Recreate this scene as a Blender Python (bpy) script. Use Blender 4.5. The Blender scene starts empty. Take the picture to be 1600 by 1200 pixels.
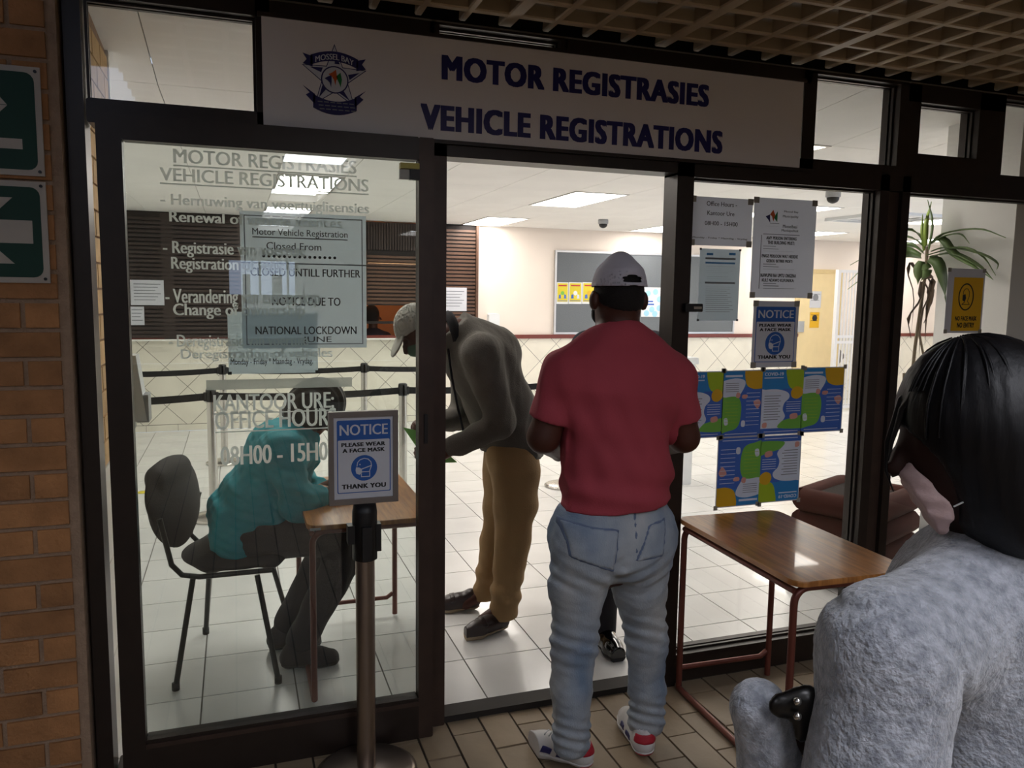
import bpy, bmesh, math, random
import numpy as np
from mathutils import Vector, Matrix
random.seed(7); rng=np.random.default_rng(7)
SC=bpy.context.scene; COL=SC.collection

# ------------------------------------------------------------------ camera
FPX,YAW,PIT,ROL=1238.38,0.336466,0.113276,0.0139642
CAM=Vector((0,-2.761,1.6))
_f=Vector((math.sin(YAW)*math.cos(PIT),math.cos(YAW)*math.cos(PIT),-math.sin(PIT)))
_r0=Vector((math.cos(YAW),-math.sin(YAW),0)); _u0=_r0.cross(_f)
_r=_r0*math.cos(ROL)+_u0*math.sin(ROL); _u=_u0*math.cos(ROL)-_r0*math.sin(ROL)
cd=bpy.data.cameras.new('camera'); cam=bpy.data.objects.new('camera',cd); COL.objects.link(cam)
cd.sensor_fit='HORIZONTAL'; cd.sensor_width=36; cd.lens=36*FPX/1600; cd.clip_start=.05; cd.clip_end=200
cam.matrix_world=Matrix(((_r.x,_u.x,-_f.x,CAM.x),(_r.y,_u.y,-_f.y,CAM.y),(_r.z,_u.z,-_f.z,CAM.z),(0,0,0,1)))
SC.camera=cam
def at(x,y,Y):
    d=_f*FPX+_r*(x-800)-_u*(y-600); return CAM+d*((Y-CAM.y)/d.y)
def dep(x,y,d):
    return CAM+(_f*FPX+_r*(x-800)-_u*(y-600))*(d/FPX)

# ------------------------------------------------------------------ world, exposure
w=bpy.data.worlds.new('sky'); SC.world=w; w.use_nodes=True
w.node_tree.nodes['Background'].inputs[0].default_value=(.62,.74,1,1)
w.node_tree.nodes['Background'].inputs[1].default_value=2.4
SC.cycles.max_bounces=8; SC.cycles.glossy_bounces=3; SC.cycles.caustics_reflective=False; SC.cycles.caustics_refractive=False
vs=SC.view_settings; vs.view_transform='Standard'; vs.look='None'; vs.gamma=1; vs.exposure=0.0; vs.use_curve_mapping=False
IN_LIGHT=14.5        # radiance of the office ceiling panels
OUT_LIGHT=13.0       # radiance of the hall ceiling panels

# ------------------------------------------------------------------ materials
def lin(c):
    return tuple((v/12.92 if v<=.04045 else ((v+.055)/1.055)**2.4) for v in c)
def hexc(h): return lin(tuple(int(h[i:i+2],16)/255 for i in (0,2,4)))
MATS={}
def mat(name,col,rough=.6,metal=0,var=.0,scale=8,bump=0,bscale=60,coat=0,spec=.5,emit=None,est=0,col2=None,stretch=None,sheen=0,detail=3,obj=False,sss=0):
    if name in MATS: return MATS[name]
    m=bpy.data.materials.new(name); m.use_nodes=True; nt=m.node_tree; N=nt.nodes; L=nt.links
    b=N['Principled BSDF']; c=hexc(col) if isinstance(col,str) else col
    b.inputs['Base Color'].default_value=(*c,1); b.inputs['Roughness'].default_value=rough
    b.inputs['Metallic'].default_value=metal; b.inputs['Specular IOR Level'].default_value=spec
    b.inputs['Coat Weight'].default_value=coat; b.inputs['Sheen Weight'].default_value=sheen
    if emit: b.inputs['Emission Color'].default_value=(*(hexc(emit) if isinstance(emit,str) else emit),1); b.inputs['Emission Strength'].default_value=est
    tc=N.new('ShaderNodeTexCoord'); src=tc.outputs['Object']
    if stretch:
        mp=N.new('ShaderNodeMapping'); mp.inputs['Scale'].default_value=stretch; L.new(src,mp.inputs[0]); src=mp.outputs[0]
    if var or col2:
        n=N.new('ShaderNodeTexNoise'); n.inputs['Scale'].default_value=scale; n.inputs['Detail'].default_value=detail; L.new(src,n.inputs['Vector'])
        rp=N.new('ShaderNodeValToRGB'); L.new(n.outputs['Fac'],rp.inputs[0])
        c2=hexc(col2) if col2 else tuple(min(1,v*(1+var)) for v in c); c1=c if col2 else tuple(v*(1-var) for v in c)
        rp.color_ramp.elements[0].position=.32; rp.color_ramp.elements[1].position=.68
        rp.color_ramp.elements[0].color=(*c1,1); rp.color_ramp.elements[1].color=(*c2,1)
        out=rp.outputs[0]
        if obj:
            oi=N.new('ShaderNodeObjectInfo'); mr=N.new('ShaderNodeMapRange'); L.new(oi.outputs['Random'],mr.inputs[0])
            mr.inputs[3].default_value=1-obj; mr.inputs[4].default_value=1+obj
            hs=N.new('ShaderNodeHueSaturation'); L.new(mr.outputs[0],hs.inputs['Value']); L.new(out,hs.inputs['Color']); out=hs.outputs[0]
        L.new(out,b.inputs['Base Color'])
    if bump:
        n2=N.new('ShaderNodeTexNoise'); n2.inputs['Scale'].default_value=bscale; n2.inputs['Detail'].default_value=4; L.new(src,n2.inputs['Vector'])
        bp=N.new('ShaderNodeBump'); bp.inputs['Strength'].default_value=bump; bp.inputs['Distance'].default_value=.01
        L.new(n2.outputs['Fac'],bp.inputs['Height']); L.new(bp.outputs[0],b.inputs['Normal'])
    MATS[name]=m; return m
def glassmat(name,tint,f0=.045):
    m=bpy.data.materials.new(name); m.use_nodes=True; nt=m.node_tree; N=nt.nodes; L=nt.links
    N.remove(N['Principled BSDF'])
    t=N.new('ShaderNodeBsdfTransparent'); t.inputs[0].default_value=(*tint,1)
    g=N.new('ShaderNodeBsdfGlossy'); g.inputs['Roughness'].default_value=0.0; g.inputs[0].default_value=(1,1,1,1)
    ge=N.new('ShaderNodeNewGeometry'); d=N.new('ShaderNodeVectorMath'); d.operation='DOT_PRODUCT'
    L.new(ge.outputs['Incoming'],d.inputs[0]); L.new(ge.outputs['Normal'],d.inputs[1])
    def mth(op,a,b=None):
        n=N.new('ShaderNodeMath'); n.operation=op
        for i,v in enumerate((a,b)):
            if v is None: continue
            if isinstance(v,(int,float)): n.inputs[i].default_value=v
            else: L.new(v,n.inputs[i])
        return n.outputs[0]
    f=mth('ADD',mth('MULTIPLY',mth('POWER',mth('SUBTRACT',1.0,mth('ABSOLUTE',d.outputs['Value'])),5.0),1-f0),f0)
    mx=N.new('ShaderNodeMixShader'); L.new(f,mx.inputs[0]); L.new(t.outputs[0],mx.inputs[1]); L.new(g.outputs[0],mx.inputs[2])
    L.new(mx.outputs[0],N['Material Output'].inputs[0]); MATS[name]=m; return m
def transl(name,col,alpha,tr=.5):
    """thin sheet: part diffuse, part translucent, part see-through"""
    m=bpy.data.materials.new(name); m.use_nodes=True; nt=m.node_tree; N=nt.nodes; L=nt.links; c=hexc(col)
    N.remove(N['Principled BSDF']); tc=N.new('ShaderNodeTexCoord'); n=N.new('ShaderNodeTexNoise'); n.inputs['Scale'].default_value=6; L.new(tc.outputs['Object'],n.inputs['Vector'])
    rp=N.new('ShaderNodeValToRGB'); L.new(n.outputs['Fac'],rp.inputs[0]); rp.color_ramp.elements[0].color=(*[v*.96 for v in c],1); rp.color_ramp.elements[1].color=(*c,1)
    d=N.new('ShaderNodeBsdfDiffuse'); t=N.new('ShaderNodeBsdfTranslucent'); x=N.new('ShaderNodeBsdfTransparent'); L.new(rp.outputs[0],d.inputs[0]); L.new(rp.outputs[0],t.inputs[0])
    m1=N.new('ShaderNodeMixShader'); m1.inputs[0].default_value=tr; L.new(d.outputs[0],m1.inputs[1]); L.new(t.outputs[0],m1.inputs[2])
    m2=N.new('ShaderNodeMixShader'); m2.inputs[0].default_value=alpha; L.new(x.outputs[0],m2.inputs[1]); L.new(m1.outputs[0],m2.inputs[2]); L.new(m2.outputs[0],N['Material Output'].inputs[0])
    MATS[name]=m; return m
FRAME=mat('bronze_frame','2a211c',.38,.25,var=.12,scale=20)
FRAME2=mat('bronze_frame_worn','40312a',.42,.25,var=.15,scale=12)
BRICK=mat('brick','a8774c',.85,var=.22,scale=9,bump=.5,bscale=70,obj=.16)
BRICKI=mat('brick_yellow','c9a878',.85,var=.15,scale=9,bump=.4,bscale=60,obj=.12)
MORTAR=mat('mortar','9f8670',.95,var=.12,scale=30,bump=.5,bscale=120)
TILE=mat('floor_tile','dcdcda',.22,var=.05,scale=3,coat=.15,obj=.03)
GROUT=mat('grout','6d6a66',.9,var=.1)
PAVER=mat('paver','8f7d66',.55,var=.1,scale=6,bump=.1,bscale=40,obj=.07)
PGROUT=mat('paver_grout','3c332b',.9,var=.15)
WALLP=mat('wall_paint','e8ddd2',.8,var=.02,scale=2)
WHITEP=mat('white_paint','f0eeea',.75,var=.02,scale=2)
CEILM=mat('ceiling_board','f0eeea',.85,var=.025,scale=2.5)
CEILJ=mat('ceiling_joint','8b8984',.9,var=.05)
DTILE=mat('dado_tile','e2ddce',.3,var=.05,scale=4,obj=.02)
CRATE=mat('crate_metal','b5a285',.5,var=.08,scale=6)
VOID=mat('dark_void','0c0a09',.9,var=.1)
SHUT=mat('shutter_wood','5d4334',.35,var=.15,scale=5,stretch=(1,6,6))
SHUTD=mat('shutter_gap','1a1210',.7,var=.1)
SHUTK=mat('shutter_dark','362b27',.4,var=.15,scale=5,stretch=(1,6,6))
RAILM=mat('rail_wood','6e2f25',.4,var=.12,scale=10)
WHITE=mat('white_sheet','c9cbd2',.5,var=.02); PAPER=transl('paper_sheet','e2e5ec',1.0,.42)
SIGNW=mat('sign_white','e6e1df',.35,var=.02,scale=1.5)
NAVY=mat('sign_navy','14105c',.4,var=.03)
NAVYD=mat('crest_navy','1c1a5a',.5,var=.03)
BLACK=mat('black_ink','17171a',.6,var=.03)
GREYINK=mat('grey_ink','7a7d84',.6,var=.03)
GREEN=mat('sign_green','05382b',.65,var=.06)
SIGNP=mat('sign_plate','b5aca0',.5,var=.05)
BLUE=mat('notice_blue','1c57a4',.45,var=.04)
TAPE=mat('tape','8e8a80',.5,var=.08)
STEEL=mat('steel','c9c5bf',.25,.95,var=.03)
STEELW=mat('steel_worn','9c8f86',.3,.95,var=.05)
BLK=mat('black_plastic','101012',.45,var=.08)
BELT=mat('black_belt','0d0d0f',.8,var=.1,bump=.2,bscale=300)
WOOD=mat('desk_wood','b87c40',.3,var=.0,scale=5,col2='8a562a',stretch=(14,1.2,1),coat=.25,detail=5)
WOODE=mat('desk_edge','6a4022',.5,var=.1)
TUBE=mat('tube_brown','6d3a30',.35,.3,var=.08)
CHAIRF=mat('chair_fabric','18181c',.8,var=.12,bump=.2,bscale=250)
CHAIRT=mat('chair_tube','1d2122',.4,.3,var=.05)
SKIND=mat('skin_dark','4a281e',.5,var=.1,scale=12,spec=.35)
SKINW=mat('skin_deep','2c1813',.55,var=.1,scale=12,spec=.3)
SKINM=mat('skin_brown','5a3526',.5,var=.1,scale=12,spec=.35)
HAIR=mat('hair_black','08070a',.45,spec=.3,var=.2,scale=40,stretch=(1,1,.15),bump=.12,bscale=120)
HAIRS=mat('hair_short','120c0a',.9,var=.2,scale=120,bump=.4,bscale=300)
CAPW=mat('cap_white','c3bfca',.85,var=.03,bump=.1,bscale=200)
CAPG=mat('cap_grey','b2ada6',.85,var=.05,bump=.1,bscale=200)
RED=mat('shirt_red','a53e4b',.85,var=.05,scale=5,bump=.12,bscale=180)
def jeans():
    return mat('jeans','74879f',.85,scale=6,col2='b6bbbf',stretch=(1,1,.45),bump=.2,bscale=260,detail=4)
JEANS=jeans(); JSEAM=mat('jeans_seam','66748f',.85,var=.1)
TEAL=mat('shirt_teal','1495a3',.7,var=.08,scale=5,bump=.15,bscale=150)
DARKT=mat('trousers_dark','1f1c20',.85,var=.12,bump=.15,bscale=200)
TAN=mat('trousers_tan','94764f',.85,var=.07,scale=6,bump=.15,bscale=200)
FLEECE=mat('fleece','5d5953',.95,var=.08,scale=14,bump=.3,bscale=220)
FLEECED=mat('fleece_dark','1d1c20',.95,var=.1,bump=.2,bscale=200)
WOOL=mat('wool_grey','bcc0c9',.95,scale=55,col2='878c96',bump=.8,bscale=130,sheen=.5,detail=6)
LEATHER=mat('shoe_leather','2b1d1a',.35,var=.12,scale=20)
SOLE=mat('shoe_sole','a08e74',.8,var=.08)
SNEAK=mat('sneaker_white','d5d3d2',.5,var=.03)
REDP=mat('sneaker_red','b51f33',.5,var=.04)
NAVYP=mat('sneaker_navy','2a2a63',.5,var=.04)
MASKM=mat('mask_pale','c3a8a6',.85,var=.05,bump=.2,bscale=120)
MASKG=mat('mask_green','4d6d58',.85,var=.05)
MASKK=mat('mask_black','0c0c0e',.85,var=.05)
UNIF=mat('uniform_navy','15172c',.85,var=.08)
POLISH=mat('boot_black','090909',.15,var=.05,coat=.6)
LEAF=mat('leaf','7f9c58',.45,var=.0,scale=3,col2='55703c',stretch=(1,1,.4))
LEAFL=mat('leaf_light','a5c24f',.4,var=.12,scale=4)
LEAFD=mat('leaf_dead','4b3b2d',.8,var=.2)
STEM=mat('plant_stem','6f6350',.85,var=.2,bump=.4)
POT=mat('planter_brown','3f1b14',.8,spec=.2,var=.12,scale=6)
SOIL=mat('soil','1c1512',1,var=.3,scale=60,bump=.8,bscale=90)
FELT=mat('felt_grey','6b7074',.95,var=.07,scale=90,bump=.2,bscale=200)
ALU=mat('aluminium','c9c7c4',.35,.8,var=.03)
YEL=mat('poster_yellow','d6c42f',.6,var=.04)
CREAM=mat('door_cream','e4cf9f',.5,var=.03)
GATEW=mat('gate_white','dedee0',.5,var=.03)
PBLUE=mat('poster_blue','2a82c4',.5,var=.03); PNAVY=mat('poster_navy','3d67bd',.5,var=.03)
PGREEN=mat('poster_green','74b548',.5,var=.04); PLIME=mat('poster_lime','a3bd23',.5,var=.04)
PYEL=mat('poster_amber','d8a91d',.5,var=.04); PWHITE=mat('poster_pale','d3dbea',.5,var=.03)
PPINK=mat('poster_pink','d59a8e',.5,var=.05)
SIGNY=mat('sign_amber','e0ad14',.5,var=.03)
SHEETB=transl('sleeve_paper','d3dde4',.97,.5)
SHEETL=transl('thin_paper','e6f0f4',.88,.6)
SHEETU=transl('upper_paper','eef4f8',.97,.6)
VINYL=transl('vinyl_white','f6f9f7',1.0,.55)
FROST=transl('frost_strip','d0d3ce',.6)
GLASS_L=glassmat('glass_tinted',(.90,.935,.92),.05)
GLASS_R=glassmat('glass_clear',(.98,.985,.98),.035)
GREENP=mat('paper_green','7fc06a',.7,var=.04)
BIN=mat('white_plastic','dfe2e4',.4,var=.03)
GREYP=mat('grey_plastic','a2a4a6',.45,var=.03)
ORANGE=mat('office_orange','e6b48a',.8,var=.04)
BRASS=mat('brass','8d8345',.4,.6,var=.08)
def emis(name,col,st):
    return mat(name,col,.5,emit=col,est=st)
PANEL_IN=emis('panel_light','fff8f0',IN_LIGHT); PANEL_OUT=emis('hall_panel','f4f6ff',OUT_LIGHT)
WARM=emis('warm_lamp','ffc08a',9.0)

# ------------------------------------------------------------------ mesh helpers
class MB:
    def __init__(s): s.v=[]; s.f=[]; s.sm=[]
    def add(s,vs,fs,smooth=False):
        o=len(s.v); s.v+= [tuple(x) for x in vs]; s.f+=[tuple(i+o for i in f) for f in fs]; s.sm+=[smooth]*len(fs); return s
    def box(s,x0,x1,y0,y1,z0,z1,b=0):
        if b<=0:
            v=[(x,y,z) for z in (z0,z1) for y in (y0,y1) for x in (x0,x1)]
            return s.add(v,[(0,2,3,1),(4,5,7,6),(0,1,5,4),(2,6,7,3),(0,4,6,2),(1,3,7,5)])
        return s.prism([(x0+b,z0),(x1-b,z0),(x1,z0+b),(x1,z1-b),(x1-b,z1),(x0+b,z1),(x0,z1-b),(x0,z0+b)],y0,y1)
    def prism(s,poly,y0,y1,M=None):       # polygon in x,z extruded along y
        n=len(poly); v=[(x,y0,z) for x,z in poly]+[(x,y1,z) for x,z in poly]
        if M is not None: v=[tuple(M@Vector(p)) for p in v]
        a=sum(poly[i][0]*poly[(i+1)%n][1]-poly[(i+1)%n][0]*poly[i][1] for i in range(n))
        f=[tuple(range(n)),tuple(range(2*n-1,n-1,-1))]+[(i,i+n,(i+1)%n+n,(i+1)%n) for i in range(n)]
        if a<0: f=[t[::-1] for t in f]
        return s.add(v,f)
    def tube(s,pts,r,n=10,close=False,cap=True):
        pts=[Vector(p) for p in pts]; rs=r if isinstance(r,(list,tuple)) else [r]*len(pts)
        rings=[]; t0=(pts[1]-pts[0]).normalized(); up=Vector((0,0,1)) if abs(t0.z)<.9 else Vector((1,0,0))
        a=t0.cross(up).normalized()
        for i,p in enumerate(pts):
            if i==0: t=t0
            elif i==len(pts)-1: t=(pts[i]-pts[i-1]).normalized()
            else: t=((pts[i+1]-p).normalized()+(p-pts[i-1]).normalized()).normalized()
            a=(a-t*a.dot(t)).normalized(); b=t.cross(a)
            rings.append([p+(a*math.cos(k*2*math.pi/n)+b*math.sin(k*2*math.pi/n))*rs[i] for k in range(n)])
        v=[q for rg in rings for q in rg]; f=[]
        for i in range(len(pts)-1):
            for k in range(n): f.append((i*n+k,i*n+(k+1)%n,(i+1)*n+(k+1)%n,(i+1)*n+k))
        s.add(v,f,True)
        if cap:
            s.add(rings[0],[tuple(range(n-1,-1,-1))]); s.add(rings[-1],[tuple(range(n))])
        return s
    def lathe(s,prof,c=(0,0,0),n=24,smooth=True):
        v=[];f=[]
        for r,z in prof:
            for k in range(n):
                t=2*math.pi*k/n; v.append((c[0]+r*math.cos(t),c[1]+r*math.sin(t),c[2]+z))
        for i in range(len(prof)-1):
            for k in range(n): f.append((i*n+k,i*n+(k+1)%n,(i+1)*n+(k+1)%n,(i+1)*n+k))
        return s.add(v,f,smooth)
    def mesh(s,name,m):
        me=bpy.data.meshes.new(name); me.from_pydata(s.v,[],s.f); me.polygons.foreach_set('use_smooth',s.sm); me.materials.append(m); me.update(); return me
    def build(s,name,m,parent=None,loc=None):
        return link(name,s.mesh(name,m),parent,loc)
def link(name,me,parent=None,loc=None):
    o=bpy.data.objects.new(name,me); COL.objects.link(o)
    if parent is not None: o.parent=parent
    if loc is not None: o.location=loc
    return o
def thing(name,label,cat,loc=(0,0,0),rz=0,group=None):
    o=bpy.data.objects.new(name,None); COL.objects.link(o); o.empty_display_size=.05
    o.location=loc; o.rotation_euler=(0,0,rz); return tag(o,label,cat,group)
def tag(o,label,cat,group=None):
    o['label']=label; o['category']=cat
    if group: o['group']=group
    return o
def struct(o,label=None,cat=None):
    o['kind']='structure'
    if label: o['label']=label
    if cat: o['category']=cat
    return o
def sempty(name,label=None,cat=None,loc=(0,0,0)):
    o=bpy.data.objects.new(name,None); COL.objects.link(o); o.location=loc; o.empty_display_size=.05; return struct(o,label,cat)
def box(name,m,parent,x0,x1,y0,y1,z0,z1,b=0): return MB().box(x0,x1,y0,y1,z0,z1,b).build(name,m,parent)
def circ(cx,cz,rx,rz=None,n=24,a0=0,a1=2*math.pi):
    rz=rx if rz is None else rz
    return [(cx+rx*math.cos(a0+(a1-a0)*i/n),cz+rz*math.sin(a0+(a1-a0)*i/n)) for i in range(n if abs(a1-a0)>6.28 else n+1)]
def rrect(x0,x1,z0,z1,r,n=4):
    p=[]
    for cx,cz,a in ((x1-r,z1-r,0),(x0+r,z1-r,90),(x0+r,z0+r,180),(x1-r,z0+r,270)):
        for i in range(n+1): t=math.radians(a+90*i/n); p.append((cx+r*math.cos(t),cz+r*math.sin(t)))
    return p
def smooth_blob(pts,n=6):   # closed Catmull-Rom
    out=[]; N=len(pts)
    for i in range(N):
        p0,p1,p2,p3=[pts[(i+j-1)%N] for j in range(4)]
        for k in range(n):
            t=k/n; out.append(tuple(.5*(2*p1[c]+(p2[c]-p0[c])*t+(2*p0[c]-5*p1[c]+4*p2[c]-p3[c])*t*t+(3*p1[c]-p0[c]-3*p2[c]+p3[c])*t**3) for c in (0,1)))
    return out
# ---- lettering: built-in font, bbox fitted to a rectangle in the plane (local x right, z up, facing -y)
def text(name,body,rect,y,m,parent,bold=.0,depth=.0008,shear=0,italic=0,arc=0):
    cu=bpy.data.curves.new('t','FONT'); cu.body=body; cu.size=1; cu.space_character=1+bold*2.6 if bold>.02 else 1.0; cu.resolution_u=3; cu.shear=italic
    ob=bpy.data.objects.new('t',cu); me=bpy.data.meshes.new_from_object(ob)
    bpy.data.objects.remove(ob); bpy.data.curves.remove(cu)
    n=len(me.vertices); co=np.zeros(n*3,np.float32); me.vertices.foreach_get('co',co); co=co.reshape(-1,3)
    if bold>0:        # heavier strokes: the outline swept over a small ellipse of offsets
        fs=[tuple(q.vertices) for q in me.polygons]; bx,bz=bold*1.5,bold*.6
        sh=[(a*bx,b*bz) for a in (-1,0,1) for b in (-1,0,1)] if bold>.02 else [(-bx,0),(bx,0)]
        co=np.concatenate([co+np.array((a,b,i_*.00004),np.float32) for i_,(a,b) in enumerate(sh)]); F2=[tuple(i+k*n for i in f) for k in range(len(sh)) for f in fs]
        me2=bpy.data.meshes.new(name); me2.from_pydata(co.tolist(),[],F2); bpy.data.meshes.remove(me); me=me2; n=len(co)
    mn,mx=co.min(0),co.max(0); x0,x1,z0,z1=rect
    X=x0+(co[:,0]-mn[0])/(mx[0]-mn[0])*(x1-x0); Z=z0+(co[:,1]-mn[1])/(mx[1]-mn[1])*(z1-z0)+shear*(X-x0)+arc*(1-(2*(X-x0)/(x1-x0)-1)**2)
    out=np.stack([X,y-depth-co[:,2],Z],1).astype(np.float32)
    me.vertices.foreach_set('co',out.ravel()); me.materials.clear(); me.materials.append(m); me.update(); me.name=name
    return link(name,me,parent)
def prect(a,b,Y):      # pixel corners (top-left, bottom-right) on the plane y=Y -> rect
    p,q=at(*a,Y),at(*b,Y); return (p.x,q.x,q.z,p.z)
def bars(name,rects,y,m,parent,d=.0006):
    mb=MB()
    for r in rects: mb.box(r[0],r[1],y-d,y,r[2],r[3])
    o=mb.build(name,m,parent)
    if name in('small_print','crest_small_print','ruled_line','dotted_line','grey_bar','blue_bar','lettering_block'): o['kind']='stuff'
    return o
def clip(poly,x0,x1,z0,z1):
    for ax,lim,sg in ((0,x0,1),(0,x1,-1),(1,z0,1),(1,z1,-1)):
        out=[]
        for i in range(len(poly)):
            a,b=poly[i],poly[(i+1)%len(poly)]; da=(a[ax]-lim)*sg; db=(b[ax]-lim)*sg
            if da>=0: out.append(a)
            if (da>=0)!=(db>=0):
                t=da/(da-db); out.append((a[0]+(b[0]-a[0])*t,a[1]+(b[1]-a[1])*t))
        poly=out
        if len(poly)<3: return []
    return poly

# ---- implicit surfaces (bodies and clothes): smooth union of tapered capsules and ellipsoids, meshed by surface nets
class SDF:
    def __init__(s,lo,hi,res):
        s.lo=np.array(lo,np.float32); s.res=res
        s.n=np.ceil((np.array(hi)-s.lo)/res).astype(int)+1
        s.d=np.full(s.n,.3,np.float32)
    def win(s,lo,hi,pad):
        a=np.clip(np.floor((np.array(lo)-pad-s.lo)/s.res).astype(int),0,s.n); b=np.clip(np.ceil((np.array(hi)+pad-s.lo)/s.res).astype(int)+1,0,s.n)
        sl=tuple(slice(a[i],max(a[i],b[i])) for i in range(3))
        g=[(s.lo[i]+s.res*np.arange(sl[i].start,sl[i].stop,dtype=np.float32)) for i in range(3)]
        return sl,g[0][:,None,None],g[1][None,:,None],g[2][None,None,:]
    def put(s,sl,v,k,mode):
        D=s.d[sl]
        if D.size==0: return s
        if mode=='sub': s.d[sl]=np.maximum(D,-v)
        else:
            r=np.minimum(D,v)
            if k>0: h=np.maximum(k-np.abs(D-v),0)/k; r=r-h*h*k*.25
            s.d[sl]=r
        return s
    def cap(s,a,b,ra,rb=None,k=.02,mode='u',flat=None):   # flat=(axis,factor): squash the section along an axis
        rb=ra if rb is None else rb; a=np.array(a,np.float32); b=np.array(b,np.float32)
        R=max(ra,rb)
        sl,x,y,z=s.win(np.minimum(a,b)-R,np.maximum(a,b)+R,k+.03)
        px,py,pz=x-a[0],y-a[1],z-a[2]; ba=b-a
        t=np.clip((px*ba[0]+py*ba[1]+pz*ba[2])/max(float(ba@ba),1e-9),0,1)
        qx,qy,qz=px-t*ba[0],py-t*ba[1],pz-t*ba[2]
        if flat:
            ax=np.array(flat[0],np.float32); ax/=np.linalg.norm(ax); c=qx*ax[0]+qy*ax[1]+qz*ax[2]; e=(1/flat[1]-1)
            qx=qx+c*ax[0]*e; qy=qy+c*ax[1]*e; qz=qz+c*ax[2]*e
            d=np.sqrt(qx*qx+qy*qy+qz*qz)-(ra+(rb-ra)*t); d=d*np.where(d<0,1,flat[1]+.0)
        else: d=np.sqrt(qx*qx+qy*qy+qz*qz)-(ra+(rb-ra)*t)
        return s.put(sl,d.astype(np.float32),k,mode)
    def chain(s,pts,rs,k=.02,mode='u',flat=None):
        for i in range(len(pts)-1): s.cap(pts[i],pts[i+1],rs[i],rs[i+1],k,mode,flat)
        return s
    def ell(s,c,r,k=.02,mode='u',R=None):
        c=np.array(c,np.float32); r=np.array(r,np.float32); m=float(r.max())
        sl,x,y,z=s.win(c-m,c+m,k+.03); q=[x-c[0],y-c[1],z-c[2]]
        if R is not None:
            R=np.array(R,np.float32); q=[q[0]*R[0][i]+q[1]*R[1][i]+q[2]*R[2][i] for i in range(3)]   # columns of R are the axes
        k0=np.sqrt((q[0]/r[0])**2+(q[1]/r[1])**2+(q[2]/r[2])**2); k1=np.sqrt((q[0]/r[0]**2)**2+(q[1]/r[1]**2)**2+(q[2]/r[2]**2)**2)
        return s.put(sl,(k0*(k0-1)/np.maximum(k1,1e-6)).astype(np.float32),k,mode)
    def cut(s,p,n):      # keep the side opposite to n
        n=np.array(n,np.float32); n/=np.linalg.norm(n)
        sl,x,y,z=s.win(s.lo,s.lo+s.n*s.res,0)
        s.d=np.maximum(s.d,((x-p[0])*n[0]+(y-p[1])*n[1]+(z-p[2])*n[2]).astype(np.float32)); return s
    def disp(s,fn):
        sl,x,y,z=s.win(s.lo,s.lo+s.n*s.res,0); s.d=s.d+fn(x,y,z).astype(np.float32); return s
    def off(s,o): s.d=s.d-o; return s
    def minus(s,other): s.d=np.maximum(s.d,-other.d); return s
    def copy(s):
        t=SDF.__new__(SDF); t.lo=s.lo; t.res=s.res; t.n=s.n; t.d=s.d.copy(); return t
    def mesh(s,name,m,parent):
        d=np.pad(s.d,1,constant_values=.3); S=d<0
        cnt=sum(S[i:S.shape[0]-1+i,j:S.shape[1]-1+j,k:S.shape[2]-1+k].astype(np.int8) for i in (0,1) for j in (0,1) for k in (0,1))
        act=(cnt>0)&(cnt<8); idx=np.full(act.shape,-1,np.int64); ii,jj,kk=np.nonzero(act); idx[act]=np.arange(len(ii))
        acc=np.zeros((len(ii),3),np.float32); num=np.zeros(len(ii),np.float32)
        for ax in range(3):
            for o in range(4):
                o1=[0,0,0]; o1[(ax+1)%3]=o&1; o1[(ax+2)%3]=o>>1; o2=list(o1); o2[ax]=1
                v1=d[ii+o1[0],jj+o1[1],kk+o1[2]]; v2=d[ii+o2[0],jj+o2[1],kk+o2[2]]; mk=(v1<0)!=(v2<0)
                t=np.where(mk,v1/np.where(mk,v1-v2,1),0); p=np.array(o1,np.float32)[None].repeat(len(ii),0); p[:,ax]=t
                acc+=p*mk[:,None]; num+=mk
        V=s.lo+s.res*(np.stack([ii,jj,kk],1)-1+acc/num[:,None]); F=[]
        for ax in range(3):
            b,c=(ax+1)%3,(ax+2)%3
            sa=[slice(None)]*3; sb=[slice(None)]*3; sa[ax]=slice(0,-1); sb[ax]=slice(1,None)
            ch=S[tuple(sa)]!=S[tuple(sb)]; P=np.stack(np.nonzero(ch),1)
            P=P[(P[:,b]>0)&(P[:,c]>0)&(P[:,b]<act.shape[b])&(P[:,c]<act.shape[c])]
            ins=S[P[:,0],P[:,1],P[:,2]]
            def cell(db,dc):
                Q=P.copy(); Q[:,b]-=db; Q[:,c]-=dc; return idx[Q[:,0],Q[:,1],Q[:,2]]
            q=np.stack([cell(1,1),cell(0,1),cell(0,0),cell(1,0)],1); q[~ins]=q[~ins][:,::-1]; F.append(q)
        F=np.concatenate(F); me=bpy.data.meshes.new(name)
        me.vertices.add(len(V)); me.vertices.foreach_set('co',V.astype(np.float32).ravel())
        me.loops.add(F.size); me.loops.foreach_set('vertex_index',F.ravel().astype(np.int32))
        me.polygons.add(len(F)); me.polygons.foreach_set('loop_start',np.arange(0,F.size,4,dtype=np.int32))
        me.update(calc_edges=True); me.validate()
        me.polygons.foreach_set('use_smooth',np.ones(len(me.polygons),bool)); me.materials.append(m); me.update()
        return link(name,me,parent)
def V3(*a): return np.array(a,np.float32)
def A(x,y,Y): return np.array(at(x,y,Y),np.float32)

# ================================================================== STRUCTURE
BY=6.88; CZ=2.443; TP=.357
XL,XR=-1.3,11.0
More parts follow.
